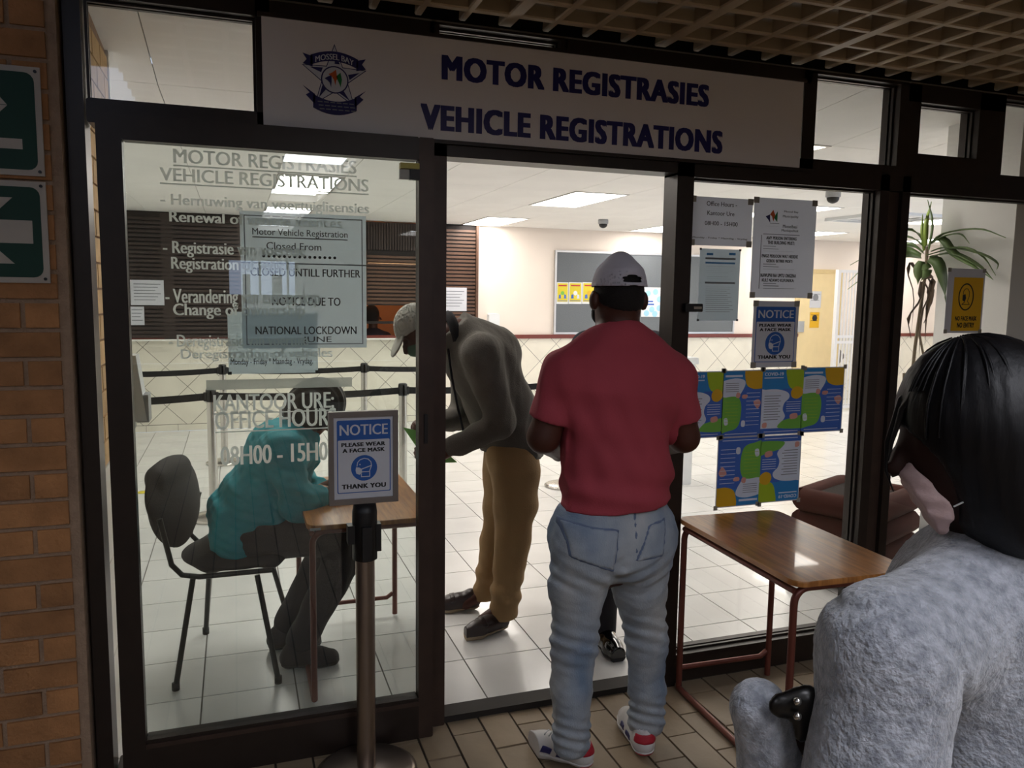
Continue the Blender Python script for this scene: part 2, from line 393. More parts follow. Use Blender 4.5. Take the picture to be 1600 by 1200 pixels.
# ---- office floor: grout bed + tiles
floor=struct(box('floor',GROUT,None,XL,XR,.03,BY,-.06,-.004))
cells=[]
x0=-.158-TP*4; y0=.085-TP
for i in range(36):
    for j in range(21):
        a,b=max(x0+i*TP,XL),min(x0+(i+1)*TP,XR); c,d=max(y0+j*TP,.031),min(y0+(j+1)*TP,BY)
        if b-a<.02 or d-c<.02: continue
        cx,cy=(a+b)/2,(c+d)/2; v=Vector((cx,cy,0))-CAM; z=v.dot(_f); sx=800+FPX*v.dot(_r)/z
        vis=(180<sx<1480)
        cells.append((0 if vis else 1,z,a,b,c,d))
cells.sort()
def tilebox(mb,a,b,c,d): mb.box(a+.003,b-.003,c+.003,d-.003,-.006,.0); return mb
for k,(h,z,a,b,c,d) in enumerate(cells[:290]): tilebox(MB(),a,b,c,d).build('tile',TILE,floor)
mb=MB()
for (h,z,a,b,c,d) in cells[290:]: tilebox(mb,a,b,c,d)
o=mb.build('far_tiles',TILE,floor); o['kind']='stuff'
# ---- pavement of the hall outside: bed + pavers
pave=struct(box('floor',PGROUT,None,-5,7,-16,.03,-.08,-.008))
pv=[]
PW,PL=.1235,.2485
for i in range(-12,34):
    xa=.711+PW*(i-0); off=(-.13 if i%2==0 else -.255)
    for j in range(-1,9):
        ya=off-PL*(j+1); yb=ya+PL
        if i%2==1 and j==-1: pass
        yb=min(yb,-.02)
        if yb-ya<.03: continue
        cx,cy=xa+PW/2,(ya+yb)/2; v=Vector((cx,cy,0))-CAM; z=v.dot(_f); sy=600-FPX*v.dot(_u)/max(z,.1)
        pv.append((0 if (sy<1260 and z>.3) else 1,z,xa,xa+PW,ya,yb))
pv.sort()
for k,(h,z,a,b,c,d) in enumerate(pv[:230]): MB().box(a+.004,b-.004,c+.004,d-.004,-.012,random.uniform(-.0015,.0005)).build('paver',PAVER,pave)
mb=MB()
for (h,z,a,b,c,d) in pv[230:]: mb.box(a+.004,b-.004,c+.004,d-.004,-.012,0)
for i in range(-46,51):
    for j in range(9,60):
        ya=(-.13 if i%2==0 else -.255)-PL*(j+1); mb.box(.711+PW*i+.004,.711+PW*(i+1)-.004,ya+.004,ya+PL-.004,-.012,0)
o=mb.build('far_pavers',PAVER,pave); o['kind']='stuff'
# ---- back wall of the office: paint above, diagonal tiles below, rail, skirting
wb=sempty('wall_back')
box('wall_slab',WALLP,wb,2.89,XR,BY,BY+.12,0,2.6)
box('wall_slab',WALLP,wb,XL-.2,2.89,BY,BY+.12,0,1.03)
box('wall_slab',SHUTD,wb,XL-.2,1.47,BY,BY+.12,1.03,2.6)
box('wall_slab',SHUTD,wb,2.16,2.89,BY,BY+.12,1.03,2.6)
box('grout_bed',GROUT,wb,XL,XR,BY-.008,BY,.0,1.03)
S=.45/2
n=0
for i in range(-4,56):
    for j in range(0,6):
        if (i+j)%2: continue
        cx,cz=XL+.1+i*S,.075+j*S-.02
        p=clip([(cx+S-.004,cz),(cx,cz+S-.004),(cx-S+.004,cz),(cx,cz-S+.004)],XL,XR,.079,1.027)
        if p and not (7.83<cx<8.55): MB().prism(p,BY-.012,BY-.004).build('dado_tile',DTILE,wb)
for i in range(37):
    a=XL+.33*i
    if a<XR-.34: box('skirting_tile',DTILE,wb,a+.002,a+.328,BY-.014,BY-.004,.002,.073)
tr=struct(box('trim_1',RAILM,None,XL,7.8,BY-.035,BY-.01,1.03,1.078,.006)); tr['label']='dark red wooden dado rail along the back wall'
tr=struct(box('trim_2',RAILM,None,9.05,XR,BY-.035,BY-.01,1.03,1.078,.006))
wl=sempty('wall_left')
box('wall_slab',WHITEP,wl,XL-.14,XL-.0005,.45,BY,0,2.6)
wr=sempty('wall_right'); box('wall_slab',WALLP,wr,XR+.0005,XR+.12,.03,BY,0,2.6)
# ---- office ceiling: joint bed, boards
ce=struct(box('ceiling',CEILJ,None,XL-.14,XR+.12,.94,BY+.12,CZ+.006,CZ+.08))
LIGHTS=[(.32,.80,.95,2.0),(.32,.80,3.34,4.40),(.32,.80,5.72,6.80),(2.66,3.16,3.34,4.44),(2.66,3.16,5.74,6.84),(4.90,5.40,5.74,6.70),(4.90,5.40,3.34,4.44),(7.0,7.5,5.6,6.7),(7.0,7.5,3.2,4.3),(9.2,9.7,5.6,6.7),(9.2,9.7,2.6,3.7),(2.66,3.16,.94,2.0),(5.9,6.4,.94,2.0)]  # first panel is an unseen addition that brightens the office's left side
XB=[-1.44,-.88,-.28,.32,.80,1.42,2.04,2.66,3.16,3.75,4.33,4.90,5.40,5.9,6.4,7.0,7.5,8.06,8.62,9.2,9.7,10.35,11.12]
YB=[.055,.94,2.0,3.34,4.42,5.72,6.82,7.0]
for i in range(len(XB)-1):
    for j in range(len(YB)-1):
        if any(abs(l[0]-XB[i])<.05 and abs(l[2]-YB[j])<.2 for l in LIGHTS): 
            l=[l for l in LIGHTS if abs(l[0]-XB[i])<.05 and abs(l[2]-YB[j])<.2][0]
            for c,d in ((YB[j],l[2]),(l[3],YB[j+1])):
                if d-c>.01: box('ceiling_board',CEILM,ce,XB[i]+.002,XB[i+1]-.002,c+.001,d-.001,CZ,CZ+.01)
            continue
        if j==0:      # front boards rise gently towards the shop front
            a,b=XB[i]+.002,XB[i+1]-.002; q=[(y,z) for y,z in ((.055,2.53),(.938,CZ),(.938,CZ+.01),(.055,2.54))]
            MB().add([(x,y,z) for x in (a,b) for y,z in q],[(0,1,2,3),(7,6,5,4),(0,4,5,1),(1,5,6,2),(2,6,7,3),(3,7,4,0)]).build('ceiling_board',CEILM,ce); continue
        box('ceiling_board',CEILM,ce,XB[i]+.002,XB[i+1]-.002,YB[j]+.002,YB[j+1]-.002,CZ,CZ+.01)
box('upper_bed',CEILJ,ce,XL-.14,XR+.12,.055,.94,2.545,2.60)
desc=['at the far left in front of the shutters','at the left beside the shutter tops']
lab=['white ceiling light panel just inside, hidden behind the signboard left end','white square ceiling light panel over the seated person, near row','white ceiling light panel close to the dark shutters on the left','large white ceiling light panel above the doorway, nearest one','white ceiling light panel over the right edge of the shutters','white ceiling light panel above the grey noticeboard','white ceiling light panel beside the papers on the right glass','white ceiling light panel above the cream door','white ceiling light panel next to the ceiling air vent','white ceiling light panel in the far right corner of the office','white ceiling light panel over the potted plant','white ceiling light panel behind the signboard','white ceiling light panel behind the small top window']
for l,t in zip(LIGHTS,lab):
    r=thing('ceiling_light',t,'ceiling light',group='office ceiling lights')
    f=MB(); a,b,c,d=l
    f.box(a,b,c,c+.02,CZ-.006,CZ+.005).box(a,b,d-.02,d,CZ-.006,CZ+.005).box(a,a+.02,c+.02,d-.02,CZ-.006,CZ+.005).box(b-.02,b,c+.02,d-.02,CZ-.006,CZ+.005)
    f.build('frame',ALU,r); box('diffuser',PANEL_IN,r,a+.02,b-.02,c+.02,d-.02,CZ-.002,CZ+.004)
# ---- brick wall left of the shop front: mortar bed + bricks
wk=struct(box('wall_front',MORTAR,None,-5,-.464,-.092,.10,0,2.75)); wk['label']='orange brown brick wall beside the shop front'
CH=.0853; z=1.229-CH*14-.01
row=0
zz=z-CH
while zz<2.7:
    z0,z1=max(zz+.007,.0),min(zz+CH-.007,2.7); off=-.585 if row%2==0 else -.585+.125*(1)
    for k in range(0,18):
        b=off-.235*k+.235; a=b-.235
        b2=min(b-.007,-.492)
        if a+.006<b2-.02 and z1-z0>.01 and a>-4.9:
            if k<3: MB().box(a+.007,b2,-.1-random.uniform(0,.003),-.088,z0,z1).build('brick',BRICK,wk)
    zz+=CH; row+=1
mb=MB(); zz=z-CH; row=0
while zz<2.7:
    z0,z1=max(zz+.006,.0),min(zz+CH-.006,2.7); off=-.585 if row%2==0 else -.46
    for k in range(3,18):
        b=off-.235*k+.235; a=b-.235
        if z1-z0>.01 and a>-4.9: mb.box(a+.006,b-.006,-.101,-.088,z0,z1)
    zz+=CH; row+=1
o=mb.build('far_bricks',BRICK,wk); o['kind']='stuff'
# brick pier just inside the door
pier=struct(box('wall_left',MORTAR,None,-.62,-.432,.105,.62,0,2.70))
zz=1.0; row=0
while zz<2.42:
    for k in range(4):
        a=.105+.17*k-(.085 if row%2 else 0); b=min(a+.165,.618); a=max(a,.108)
        if b-a>.02: MB().box(-.436,-.424,a+.004,b-.004,zz+.004,zz+CH-.004).build('brick',BRICKI,pier)
    zz+=CH; row+=1
for zt in (0,.333,.666):
    for k in range(2): box('wall_tile',DTILE,pier,-.436,-.424,.108+.256*k,.108+.256*k+.253,zt+.003,zt+.33)
box('corner_strip',WHITEP,pier,-.625,-.42,.618,.65,0,2.6)
# ---- hall outside (behind and beside the camera): walls, ceiling with daylight opening at the far end
hw=sempty('wall_hall'); 
box('wall_slab',WALLP,hw,-5.15,-5.0,-16,0,0,2.9); box('wall_slab',WALLP,hw,7,7.15,-16,0,0,2.9)
box('wall_slab',WALLP,hw,3.95,7,-.08,.03,0,2.75)
box('wall_slab',WALLP,hw,-5,-.1,-16.15,-16,0,2.9); box('wall_slab',WALLP,hw,1.30,7,-16.15,-16,0,2.9); box('wall_slab',WALLP,hw,-.1,1.30,-16.15,-16,2.25,2.9); box('wall_slab',WALLP,hw,-.1,1.30,-16.15,-16,0,1.5)
for x_,w_ in ((.18,.16),(.52,.05),(.80,.22),(1.12,.05)): box('window_bar',FRAME,hw,x_,x_+w_,-16.1,-16.05,1.5,2.25 if w_<.1 else 1.95)  # invented bars, added to break up the daylight mirrored in the door glass
HL=[(.90,1.40,-3.25,-2.50),(.36,.86,-4.1,-3.28),(.36,.86,-6.3,-5.3),(.36,.86,-8.5,-7.5),(.36,.86,-10.7,-9.7),(2.6,3.1,-4.1,-3.28),(2.6,3.1,-6.3,-5.3),(2.6,3.1,-8.5,-7.5),(2.6,3.1,-10.7,-9.7),(-2,-1.5,-4.1,-3.28),(-2,-1.5,-6.3,-5.3)]
hc=sempty('ceiling'); HCM=mat('hall_ceiling','b0aca6',.9,var=.05)
xs=sorted({-5,7,*[l[0] for l in HL],*[l[1] for l in HL]}); ys=sorted({-16,-2.47,*[l[2] for l in HL],*[l[3] for l in HL]})
for i in range(len(xs)-1):
    for j in range(len(ys)-1):
        cx,cy=(xs[i]+xs[i+1])/2,(ys[j]+ys[j+1])/2
        if not any(l[0]<cx<l[1] and l[2]<cy<l[3] for l in HL): box('ceiling_board',HCM,hc,xs[i],xs[i+1],ys[j],ys[j+1],2.545,2.66)
struct(box('ceiling_void',VOID,None,-5,7,-2.47,.10,2.86,2.92))
struct(box('bulkhead',VOID,None,XL,7,.03,.10,2.53,2.90))
# egg-crate ceiling: ribs both ways, thick joint every fourth cell
eg=sempty('ceiling',None)
P=.155; CB=2.535
def ribprof(w,h): return [(-w*.5,.005),(-w*.5+.004,0),(w*.5-.004,0),(w*.5,.005),(w*.36,h),(-w*.36,h)]
for i in range(-16,24):
    x=2.162+P*i; wd=.05 if i%4==0 else .026
    if x<-.40: continue
    pr=ribprof(wd,.062); n=len(pr)
    MB().prism([(x+a,CB+b) for a,b in pr],-2.46,.005).build('rib',CRATE,eg)
for j in range(0,16):
    y=-.098-P*j; wd=.026 if j%4 else .034
    pr=ribprof(wd,.058); mb=MB()
    v=[(-.45,y+a,CB+.0006+b) for a,b in pr]+[(5.8,y+a,CB+.0006+b) for a,b in pr]; n=len(pr)
    mb.add(v,[tuple(range(n-1,-1,-1)),tuple(range(n,2*n))]+[(i,(i+1)%n,(i+1)%n+n,i+n) for i in range(n)]); mb.build('rib',CRATE,eg)
tm=struct(box('trim_3',mat('trim_pale','8f897c',.5,var=.08),None,-.46,5.9,-.02,.03,2.503,2.519,.003)); tm['label']='thin pale strip between shop front and lattice ceiling'
for k,l in enumerate(HL):
    r=thing('ceiling_light','white hall ceiling light panel, seen only mirrored in the glass','ceiling light',group='hall ceiling lights')
    a,b,c,d=l; f=MB(); z=2.625
    f.box(a,b,c,c+.02,z-.012,z).box(a,b,d-.02,d,z-.012,z).box(a,a+.02,c+.02,d-.02,z-.012,z).box(b-.02,b,c+.02,d-.02,z-.012,z)
    f.build('frame',ALU,r); box('diffuser',PANEL_OUT,r,a+.02,b-.02,c+.02,d-.02,z-.008,z-.001)

# ================================================================== SHOP FRONT
sf=sempty('trim_4','dark bronze aluminium shop front frame',None)
def fr(n,x0,x1,z0,z1,y0=-.05,y1=.05,m=FRAME,b=.004): return box(n,m,sf,x0,x1,y0,y1,z0,z1,b)
fr('jamb',-.455,-.408,0,2.50)
fr('jamb',.655,.700,.0,2.16,-.05,.05,FRAME2); 
fr('jamb',1.605,1.678,0,2.12)
fr('mullion',2.580,2.628,.13,2.12); fr('mullion',2.628,2.700,0,2.12,-.03,.05,FRAME2); fr('mullion',2.700,2.742,.13,2.12)
fr('mullion',3.90,3.95,0,2.50)
fr('transom',-.402,.10,2.09,2.16); fr('transom',.10,1.605,2.065,2.125); fr('transom',1.605,3.90,2.055,2.158)
fr('head',-.402,.655,2.452,2.503); fr('head',.655,1.13,2.495,2.503); fr('head',1.13,2.20,2.452,2.503); fr('head',2.2,2.70,2.492,2.503); fr('head',2.70,3.25,2.43,2.503); fr('head',3.25,3.90,2.488,2.503)
fr('upright',.082,.125,2.12,2.503); fr('upright',2.165,2.228,2.12,2.503); fr('upright',2.655,2.768,2.158,2.50); fr('upright',3.10,3.25,2.158,2.50); fr('sill',2.768,3.10,2.158,2.218)
fr('upright',.64,.672,2.12,2.503); fr('upright',1.114,1.14,2.12,2.503)
fr('threshold',.655,1.605,-.002,.024,-.035,.05,mat('threshold','2b2724',.7,.1,var=.1)); fr('kick_rail',1.678,2.58,.018,.132); fr('kick_rail',2.742,3.90,.018,.132); fr('floor_track',-.402,.655,0,.03,-.05,.05)
# windows
def pane(n,label,x0,x1,z0,z1,y=0,m=GLASS_R):
    w=sempty(n,label); box('pane',m,w,x0,x1,y-.003,y+.003,z0,z1)
    g=MB(); t=.008
    for s in (-1,1):
        g.box(x0,x1,y+s*.012-.006,y+s*.012+.006,z0,z0+t).box(x0,x1,y+s*.012-.006,y+s*.012+.006,z1-t,z1).box(x0,x0+t,y+s*.012-.006,y+s*.012+.006,z0+t,z1-t).box(x1-t,x1,y+s*.012-.006,y+s*.012+.006,z0+t,z1-t)
    g.build('bead',FRAME,w); return w
pane('window_1','tall clear glass pane right of the doorway, covered with posters',1.678,2.58,.132,2.055)
pane('window_2','tall clear glass pane at the far right, before the plant',2.742,3.90,.132,2.055)
pane('window_3','top glass pane at the left of the signboard',-.402,.082,2.16,2.452)
pane('window_4','top glass pane at the right of the signboard',2.228,2.655,2.158,2.492)
pane('window_5','small thick framed top window',2.768,3.10,2.218,2.43)
pane('window_6','top glass pane at the far right corner',3.25,3.90,2.158,2.488)
pane('window_7','narrow glass slot above the signboard',.672,1.114,2.13,2.495)
# sliding door panel, stands proud of the frame
dr=sempty('door_1','sliding glass door with dark frame and white lettering')
DY=-.085
def dp(n,x0,x1,z0,z1,m=FRAME): return box(n,m,dr,x0,x1,DY-.025,DY+.025,z0,z1,.004)
gx0=at(207,600,DY).x; gx1=at(652,600,DY).x; gz1=at(420,236,DY).z; gz0=at(440,1118,DY).z
dp('stile',at(166,600,DY-.025).x,gx0,.0,gz1+.075); dp('stile',gx1,gx1+.052,0,gz1+.075,FRAME2)
dp('rail',gx0,gx1,gz1,gz1+.075); dp('rail',gx0,gx1,.0,gz0-.028); box('rail_lip',FRAME2,dr,gx0,gx1,DY-.03,DY+.02,gz0-.028,gz0-.012); dp('rail',gx0,gx1,gz0-.012,gz0)
box('pane',GLASS_L,dr,gx0,gx1,DY-.003,DY+.003,gz0,gz1)
h=box('pull_handle',BLK,dr,gx1+.018,gx1+.03,DY-.033,DY-.024,at(675,690,DY).z,at(675,645,DY).z)
lk=box('lock_box',BLK,dr,at(638,265,DY).x,gx1+.002,DY-.03,DY-.004,at(640,282,DY).z,at(640,258,DY).z)
box('brass_plate',BRASS,dr,at(623,260,DY).x,gx1,DY-.034,DY-.006,at(640,266,DY).z,at(640,257,DY).z)
box('strike_sleeve',mat('grey_sleeve','b9bab5',.5,var=.05),dr,at(623,260,DY).x,at(638,260,DY).x,DY-.02,DY-.005,at(630,281,DY).z,at(630,266,DY).z)
# the frosted lettering sits on the inside of the door glass
TY=DY+.006
for s,a,b,bo in [('MOTOR REGISTRASIES',(270,232),(557,272),.0199),('VEHICLE REGISTRATIONS',(249,261),(576,300),.0199),('- Hernuwing van voertuiglisensies',(250,302),(577,339),.0197),
  ('Renewal of vehicle licences',(264,329),(535,357),.0197),('- Registrasie van voertuie',(254,376),(478,407),.0197),('Registration of vehicles',(267,401),(468,430),.0197),
  ('- Verandering van eienaarskap',(258,451),(500,482),.0197),('Change of ownership',(270,474),(477,499),.0197),('- Deregistrasie van voertuie',(263,523),(482,546),.0197),('Deregistration of vehicles',(282,546),(520,562),.0197),
  ('KANTOOR URE:',(333,617),(522,637),.0199),('OFFICE HOURS:',(335,643),(531,664),.0199),('08H00 - 15H00',(344,698),(526,718),.0198)]:
    r=prect(a,b,TY); text('vinyl_lettering',s,r,TY,VINYL,dr,bo)
    if bo==.0199 and 'H00' not in s:
        w=r[1]-r[0]; bars('vinyl_underline',[(r[0],r[1],r[2]-.010,r[2]-.006)],TY,VINYL,dr)
r=prect((322,597),(550,604),TY); bars('frosted_strip',[(r[0],r[1],r[2],r[2]+.032)],TY,FROST,dr)
# lock on the right jamb
lb=thing('lock_bracket','small black latch bracket on the right door jamb','bracket')
r=prect((1062,474),(1088,487),-.03); box('plate',BLK,lb,r[0],r[1],-.075,-.052,r[2],r[3],.003); box('slot',STEEL,lb,r[0]+.035,r[1]-.006,-.078,-.0745,r[2]+.011,r[3]-.011)

# ================================================================== SIGNBOARD
SY=-.062
sg=thing('signboard','long white signboard with navy lettering above the doorway','sign')
sx0,sx1,sz0,sz1=.100,2.152,2.117,2.449
box('board',SIGNW,sg,sx0,sx1,SY,-.05,sz0,sz1)
g=MB(); g.box(sx0-.012,sx1+.012,SY-.006,-.05,sz1,sz1+.012).box(sx0-.012,sx1+.012,SY-.006,-.05,sz0-.012,sz0); g.build('edge_strip',FRAME,sg)
text('lettering','MOTOR REGISTRASIES',prect((690,85),(1107,168),SY),SY,NAVY,sg,.042,.0015)
text('lettering','VEHICLE REGISTRATIONS',prect((657,161),(1128,241),SY),SY,NAVY,sg,.042,.0015)
cr=thing('x','x','x'); bpy.data.objects.remove(cr)
# crest: star, ribbons, ring, three bird-like marks (flat print, thin layers)
c0=at(523,122,SY); U=(at(570,122,SY).x-at(476,122,SY).x)/94   # metres per pixel
UZ=(at(523,80,SY).z-at(523,165,SY).z)/85
def C2(pts): return [(c0.x+(x-523)*U,c0.z-(y-122-(x-523)*.0)*UZ) for x,y in pts]
def layer(name,polys,d,m,par):
    mb=MB()
    for p in polys: mb.prism(C2(p),SY-d,SY-.0002)
    return mb.build(name,m,par)
def star(R,r,cx=523,cy=122):
    p=[]
    for i in range(10):
        a=math.radians(-90+36*i); q=R if i%2==0 else r; p.append((cx+q*math.cos(a),cy+q*math.sin(a)))
    return p
layer('crest_outline',[star(53,22)],.0008,NAVYD,sg); layer('crest_star',[star(50,20.5)],.0012,WHITE,sg)
fac=[]
for i in range(5):
    a=math.radians(-90+72*i); ux,uy=math.cos(a),math.sin(a); vx,vy=-uy,ux
    fac.append([(523+ux*22,122+uy*22),(523+ux*41+vx*1,122+uy*41+vy*1),(523+ux*22+vx*8,122+uy*22+vy*8)])
for q_ in fac: layer('crest_facet',[q_],.0015,NAVYD,sg)
cc=circ(523,125,21.5,n=28); layer('crest_ring',[cc],.0018,NAVYD,sg); layer('crest_disc',[circ(523,125,19.5,n=28)],.0022,WHITE,sg)
layer('crest_mark',[[(507,124),(512,121),(518,118),(518,128),(517,138),(515,130),(512,127)]],.0026,NAVYD,sg)
layer('crest_mark',[[(513,117),(519,114),(525,109),(526,118),(528,122),(525,126),(524,134),(522,126),(519,121)]],.0026,mat('crest_orange','c5561e',.5,var=.05),sg)
layer('crest_mark',[[(525,120),(532,113),(534,124),(532,136),(529,128)]],.0026,mat('crest_green','0d7a3c',.5,var=.05),sg)
def ribbon(y0,sag,h,x0,x1,n=10):
    top=[(x0+(x1-x0)*i/n,y0+sag*(1-(2*i/n-1)**2)) for i in range(n+1)]; return top+[(x,y+h) for x,y in reversed(top)]
layer('crest_ribbon',[ribbon(90,-9,15,486,560),[(474,88),(489,92),(489,108),(474,104),(480,97)],[(572,88),(557,92),(557,108),(572,104),(566,97)]],.0028,NAVYD,sg)
layer('crest_ribbon',[ribbon(150,9,21,489,557),[(474,138),(492,150),(492,166),(478,152),(484,148)],[(572,138),(554,150),(554,166),(568,152),(562,148)]],.0028,NAVYD,sg)
b=C2([(493,88),(553,88)]); text('crest_lettering','MOSSEL BAY',(b[0][0],b[1][0],c0.z+(122-101)*UZ,c0.z+(122-92)*UZ),SY,WHITE,sg,.02,.0036,arc=7*UZ)
for k in range(3):
    b=C2([(496,160+6*k),(550,160+6*k)]); bars('crest_small_print',[(b[0][0]+.003*k+.02*i,b[0][0]+.003*k+.02*i+.015,c0.z-(161+5.5*k-122)*UZ-.0015,c0.z-(161+5.5*k-122)*UZ+.0015) for i in range(6)],SY-.003,GREYINK,sg)
# ---- green direction signs on the brick wall
def arrow_sign(label,z0,z1,kind):
    r=thing('arrow_sign',label,'sign',group='green arrow signs'); x1=-.507; x0=x1-.31; Y=-.104
    box('plate',SIGNP,r,x0,x1,Y-.006,Y,z0,z1)
    MB().prism(rrect(x0+.016,x1-.016,z0+.016,z1-.016,.025),Y-.007,Y-.006).build('green_field',GREEN,r)
    cx,cz=(x0+x1)/2-.01,(z0+z1)/2; mb=MB()
    if kind==0:
        zt=lambda y: at(20,y,Y).z
        mb.prism([(x0+.05,zt(165)),(at(12,165,Y).x,zt(165)),(at(0,150,Y).x-.004,zt(150)),(x0+.05,zt(150))],Y-.008,Y-.007)
        mb.prism([(x0+.05,zt(180)),(at(0,180,Y).x-.004,zt(180)),(at(12,166,Y).x,zt(166)),(x0+.05,zt(166))],Y-.008,Y-.007)
        mb.box(x0+.03,at(36,225,Y).x,Y-.008,Y-.007,zt(233),zt(217))
    else:
        zt=lambda y: at(20,y,Y).z
        mb.box(x0+.07,at(52,360,Y).x,Y-.008,Y-.007,zt(380),zt(344))
        mb.prism([(x0+.03,zt(362)),(at(20,310,Y).x-.055,zt(309)),(at(20,310,Y).x,zt(309)),(x0+.13,zt(362))],Y-.0085,Y-.007)
        mb.prism([(x0+.03,zt(362)),(x0+.13,zt(362)),(at(24,411,Y).x,zt(412)),(at(24,411,Y).x-.055,zt(412))],Y-.0085,Y-.007)
    mb.build('arrow',SIGNP,r)
    for px_,pz in ((x1-.012,z1-.012),(x1-.012,z0+.012),(x0+.012,z1-.012),(x0+.012,z0+.012)):
        s=MB(); s.prism(circ(px_,pz,.0045,n=10),Y-.010,Y-.006); s.build('screw',BLK,r)
arrow_sign('upper green sign with white bar on the brick wall',1.917,2.219,0); arrow_sign('lower green sign with white left arrow on the brick wall',1.612,1.901,1)

# ================================================================== PAPERS ON THE GLASS
def sheet(name,label,cat,a,b,Y,m,tapes=TAPE,ts=.02,group=None,d=.0012):
    r=thing(name,label,cat,group=group); R=prect(a,b,Y); box('sheet',m,r,R[0],R[1],Y-d,Y,R[2],R[3])
    if tapes:
        for x in (R[0],R[1]-ts):
            for z in (R[2],R[3]-ts): box('tape',tapes,r,x-.003,x+ts+.003,Y-d-.0006,Y-d,z-.002,z+ts+.002)
    return r,R
def tx(r,body,a,b,Y,m=BLACK,bold=.0): return text('lettering',body,prect(a,b,Y),Y-.0015,m,r,bold,.0004)
def frame_lines(name,R,y,w,m,par,ins=0):
    x0,x1,z0,z1=R[0]+ins,R[1]-ins,R[2]+ins,R[3]-ins
    return bars(name,[(x0,x1,z0,z0+w),(x0,x1,z1-w,z1),(x0,x0+w,z0+w,z1-w),(x1-w,x1,z0+w,z1-w)],y,m,par)
Y=DY-.008
n2,R=sheet('paper_notice','pale office days paper half hidden behind the lockdown notice','notice',(355,487),(497,582),DY+.032,SHEETL,BLK,.006)
tx(n2,'Monday - Friday * Maandag - Vrydag.',(360,560),(489,571),DY+.032,BLACK,.01)
n1,R=sheet('lockdown_notice','large grey lockdown notice in a sleeve on the sliding door','notice',(374,329),(573,543),DY+.022,SHEETU,None)
YN=DY+.022
frame_lines('sleeve_edge',R,YN-.0013,.003,GREYINK,n1,.012)
bars('sheet_join',[(R[0],R[1],prect((374,329),(573,414),YN)[2]-.004,prect((374,329),(573,414),YN)[2])],YN-.0013,GREYINK,n1)
for s,a,b,bo in [('Motor Vehicle Registration',(394,356),(543,375),.004),('Closed From',(416,378),(502,392),.004),('CLOSED UNTILL FURTHER',(391,418),(563,434),.012),('NOTICE DUE TO',(425,464),(532,478),.012),('NATIONAL LOCKDOWN',(399,510),(557,522),.012),('JUNE',(473,526),(518,537),.0)]: tx(n1,s,a,b,YN,BLACK,bo)
r=prect((394,356),(543,373),YN); bars('underline',[(r[0],r[1],r[2]-.006,r[2]-.003)],YN-.0012,BLACK,n1)
mb=MB(); p0=at(412,400,YN); p1=at(523,406,YN)
for i in range(15): mb.prism(circ(p0.x+(p1.x-p0.x)*i/14,p0.z,.005,n=8),YN-.0018,YN-.0012)
mb.build('dotted_line',BLACK,n1)
# ---- right pane, outside of the glass
Y=-.014
r,R=sheet('office_hours_paper','white office hours paper taped at the top of the right pane','notice',(1080,306),(1173,386),Y,PAPER)
for s,a,b in [('Office Hours -',(1104,314),(1151,324),),('Kantoor Ure',(1105,329),(1147,338)),('08H00 - 15H00',(1101,345),(1152,354)),('Monday - Friday * Maandag - Vrydag',(1082,369),(1167,376))]: tx(r,s,a,b,Y,BLACK,.006)
r,R=sheet('rules_paper','tall white entry rules paper with small coloured logo','notice',(1179,308),(1268,466),Y,PAPER)
for s,a,b,bo in [('Mossel Bay',(1225,329),(1247,334),.01),('Municipality',(1223,336),(1247,342),.01),('Mosselbaai',(1223,351),(1245,357),.01),('Munisipaliteit',(1221,358),(1247,364),.01),
   ('ANY PERSON ENTERING',(1197,369),(1244,376),.03),('THIS BUILDING MUST:',(1199,376),(1241,383),.03),('ENIGE PERSOON WAT HIERDIE',(1190,397),(1246,404),.03),('GEBOU BETREE MOET:',(1197,405),(1238,411),.03),('NAWUPHI NA UMTU ONGENA',(1188,427),(1243,434),.03),('KULE NDAWO KUFUNEKA:',(1190,435),(1240,441),.03)]: tx(r,s,a,b,Y,BLACK,bo)
for y0 in (384,412,442): bars('small_print',[prect((1192,y0+4*k),(1212+(28 if k==2 else 4*k),y0+1.6+4*k),Y) for k in range(3)],Y-.0013,GREYINK,r)
bars('ruled_line',[prect((1192,366),(1249,367.5),Y),prect((1187,450),(1244,451.2),Y),(prect((1189,367),(1190,451),Y)[0],prect((1189,367),(1190,451),Y)[0]+.003,prect((1189,367),(1190,451),Y)[2],prect((1189,367),(1190,451),Y)[3])],Y-.0013,GREYINK,r)
def pm(name,pts,Y,m,par,d=.0004,y1=.0012):
    mb=MB(); mb.prism([(at(x,y,Y).x,at(x,y,Y).z) for x,y in pts],Y-y1-d,Y-y1); return mb.build(name,m,par)
pm('logo_mark',[(1196,338),(1203,335),(1203,348),(1200,343)],Y,NAVYD,r); pm('logo_mark',[(1203,335),(1208,328),(1211,336),(1208,346),(1206,338)],Y,MATS['crest_orange'],r); pm('logo_mark',[(1209,340),(1215,330),(1214,347)],Y,MATS['crest_green'],r)
bars('small_print',[prect((1203,348.5),(1217,350),Y),prect((1195,353),(1217,354),Y)],Y-.0013,GREYINK,r)
r,R=sheet('form_paper','pale printed form with blue header bar under the office hours','notice',(1094,388),(1152,501),Y+.022,SHEETB,BLK,.004)
YF=Y+.022
bars('blue_bar',[prect((1102,409),(1148,413),YF),prect((1104,395),(1114,399),YF),prect((1139,395),(1149,399),YF)],YF-.0013,PBLUE,r)
bars('grey_bar',[prect((1102,402),(1149,406.5),YF),prect((1101,440),(1148,444),YF)],YF-.0013,GREYINK,r)
bars('small_print',[prect((1104,416+3.2*k),(1146-(k*7%13),417+3.2*k),YF) for k in range(7)]+[prect((1102,448+3.2*k),(1145-(k*5%11),449+3.2*k),YF) for k in range(13)],YF-.0013,GREYINK,r)
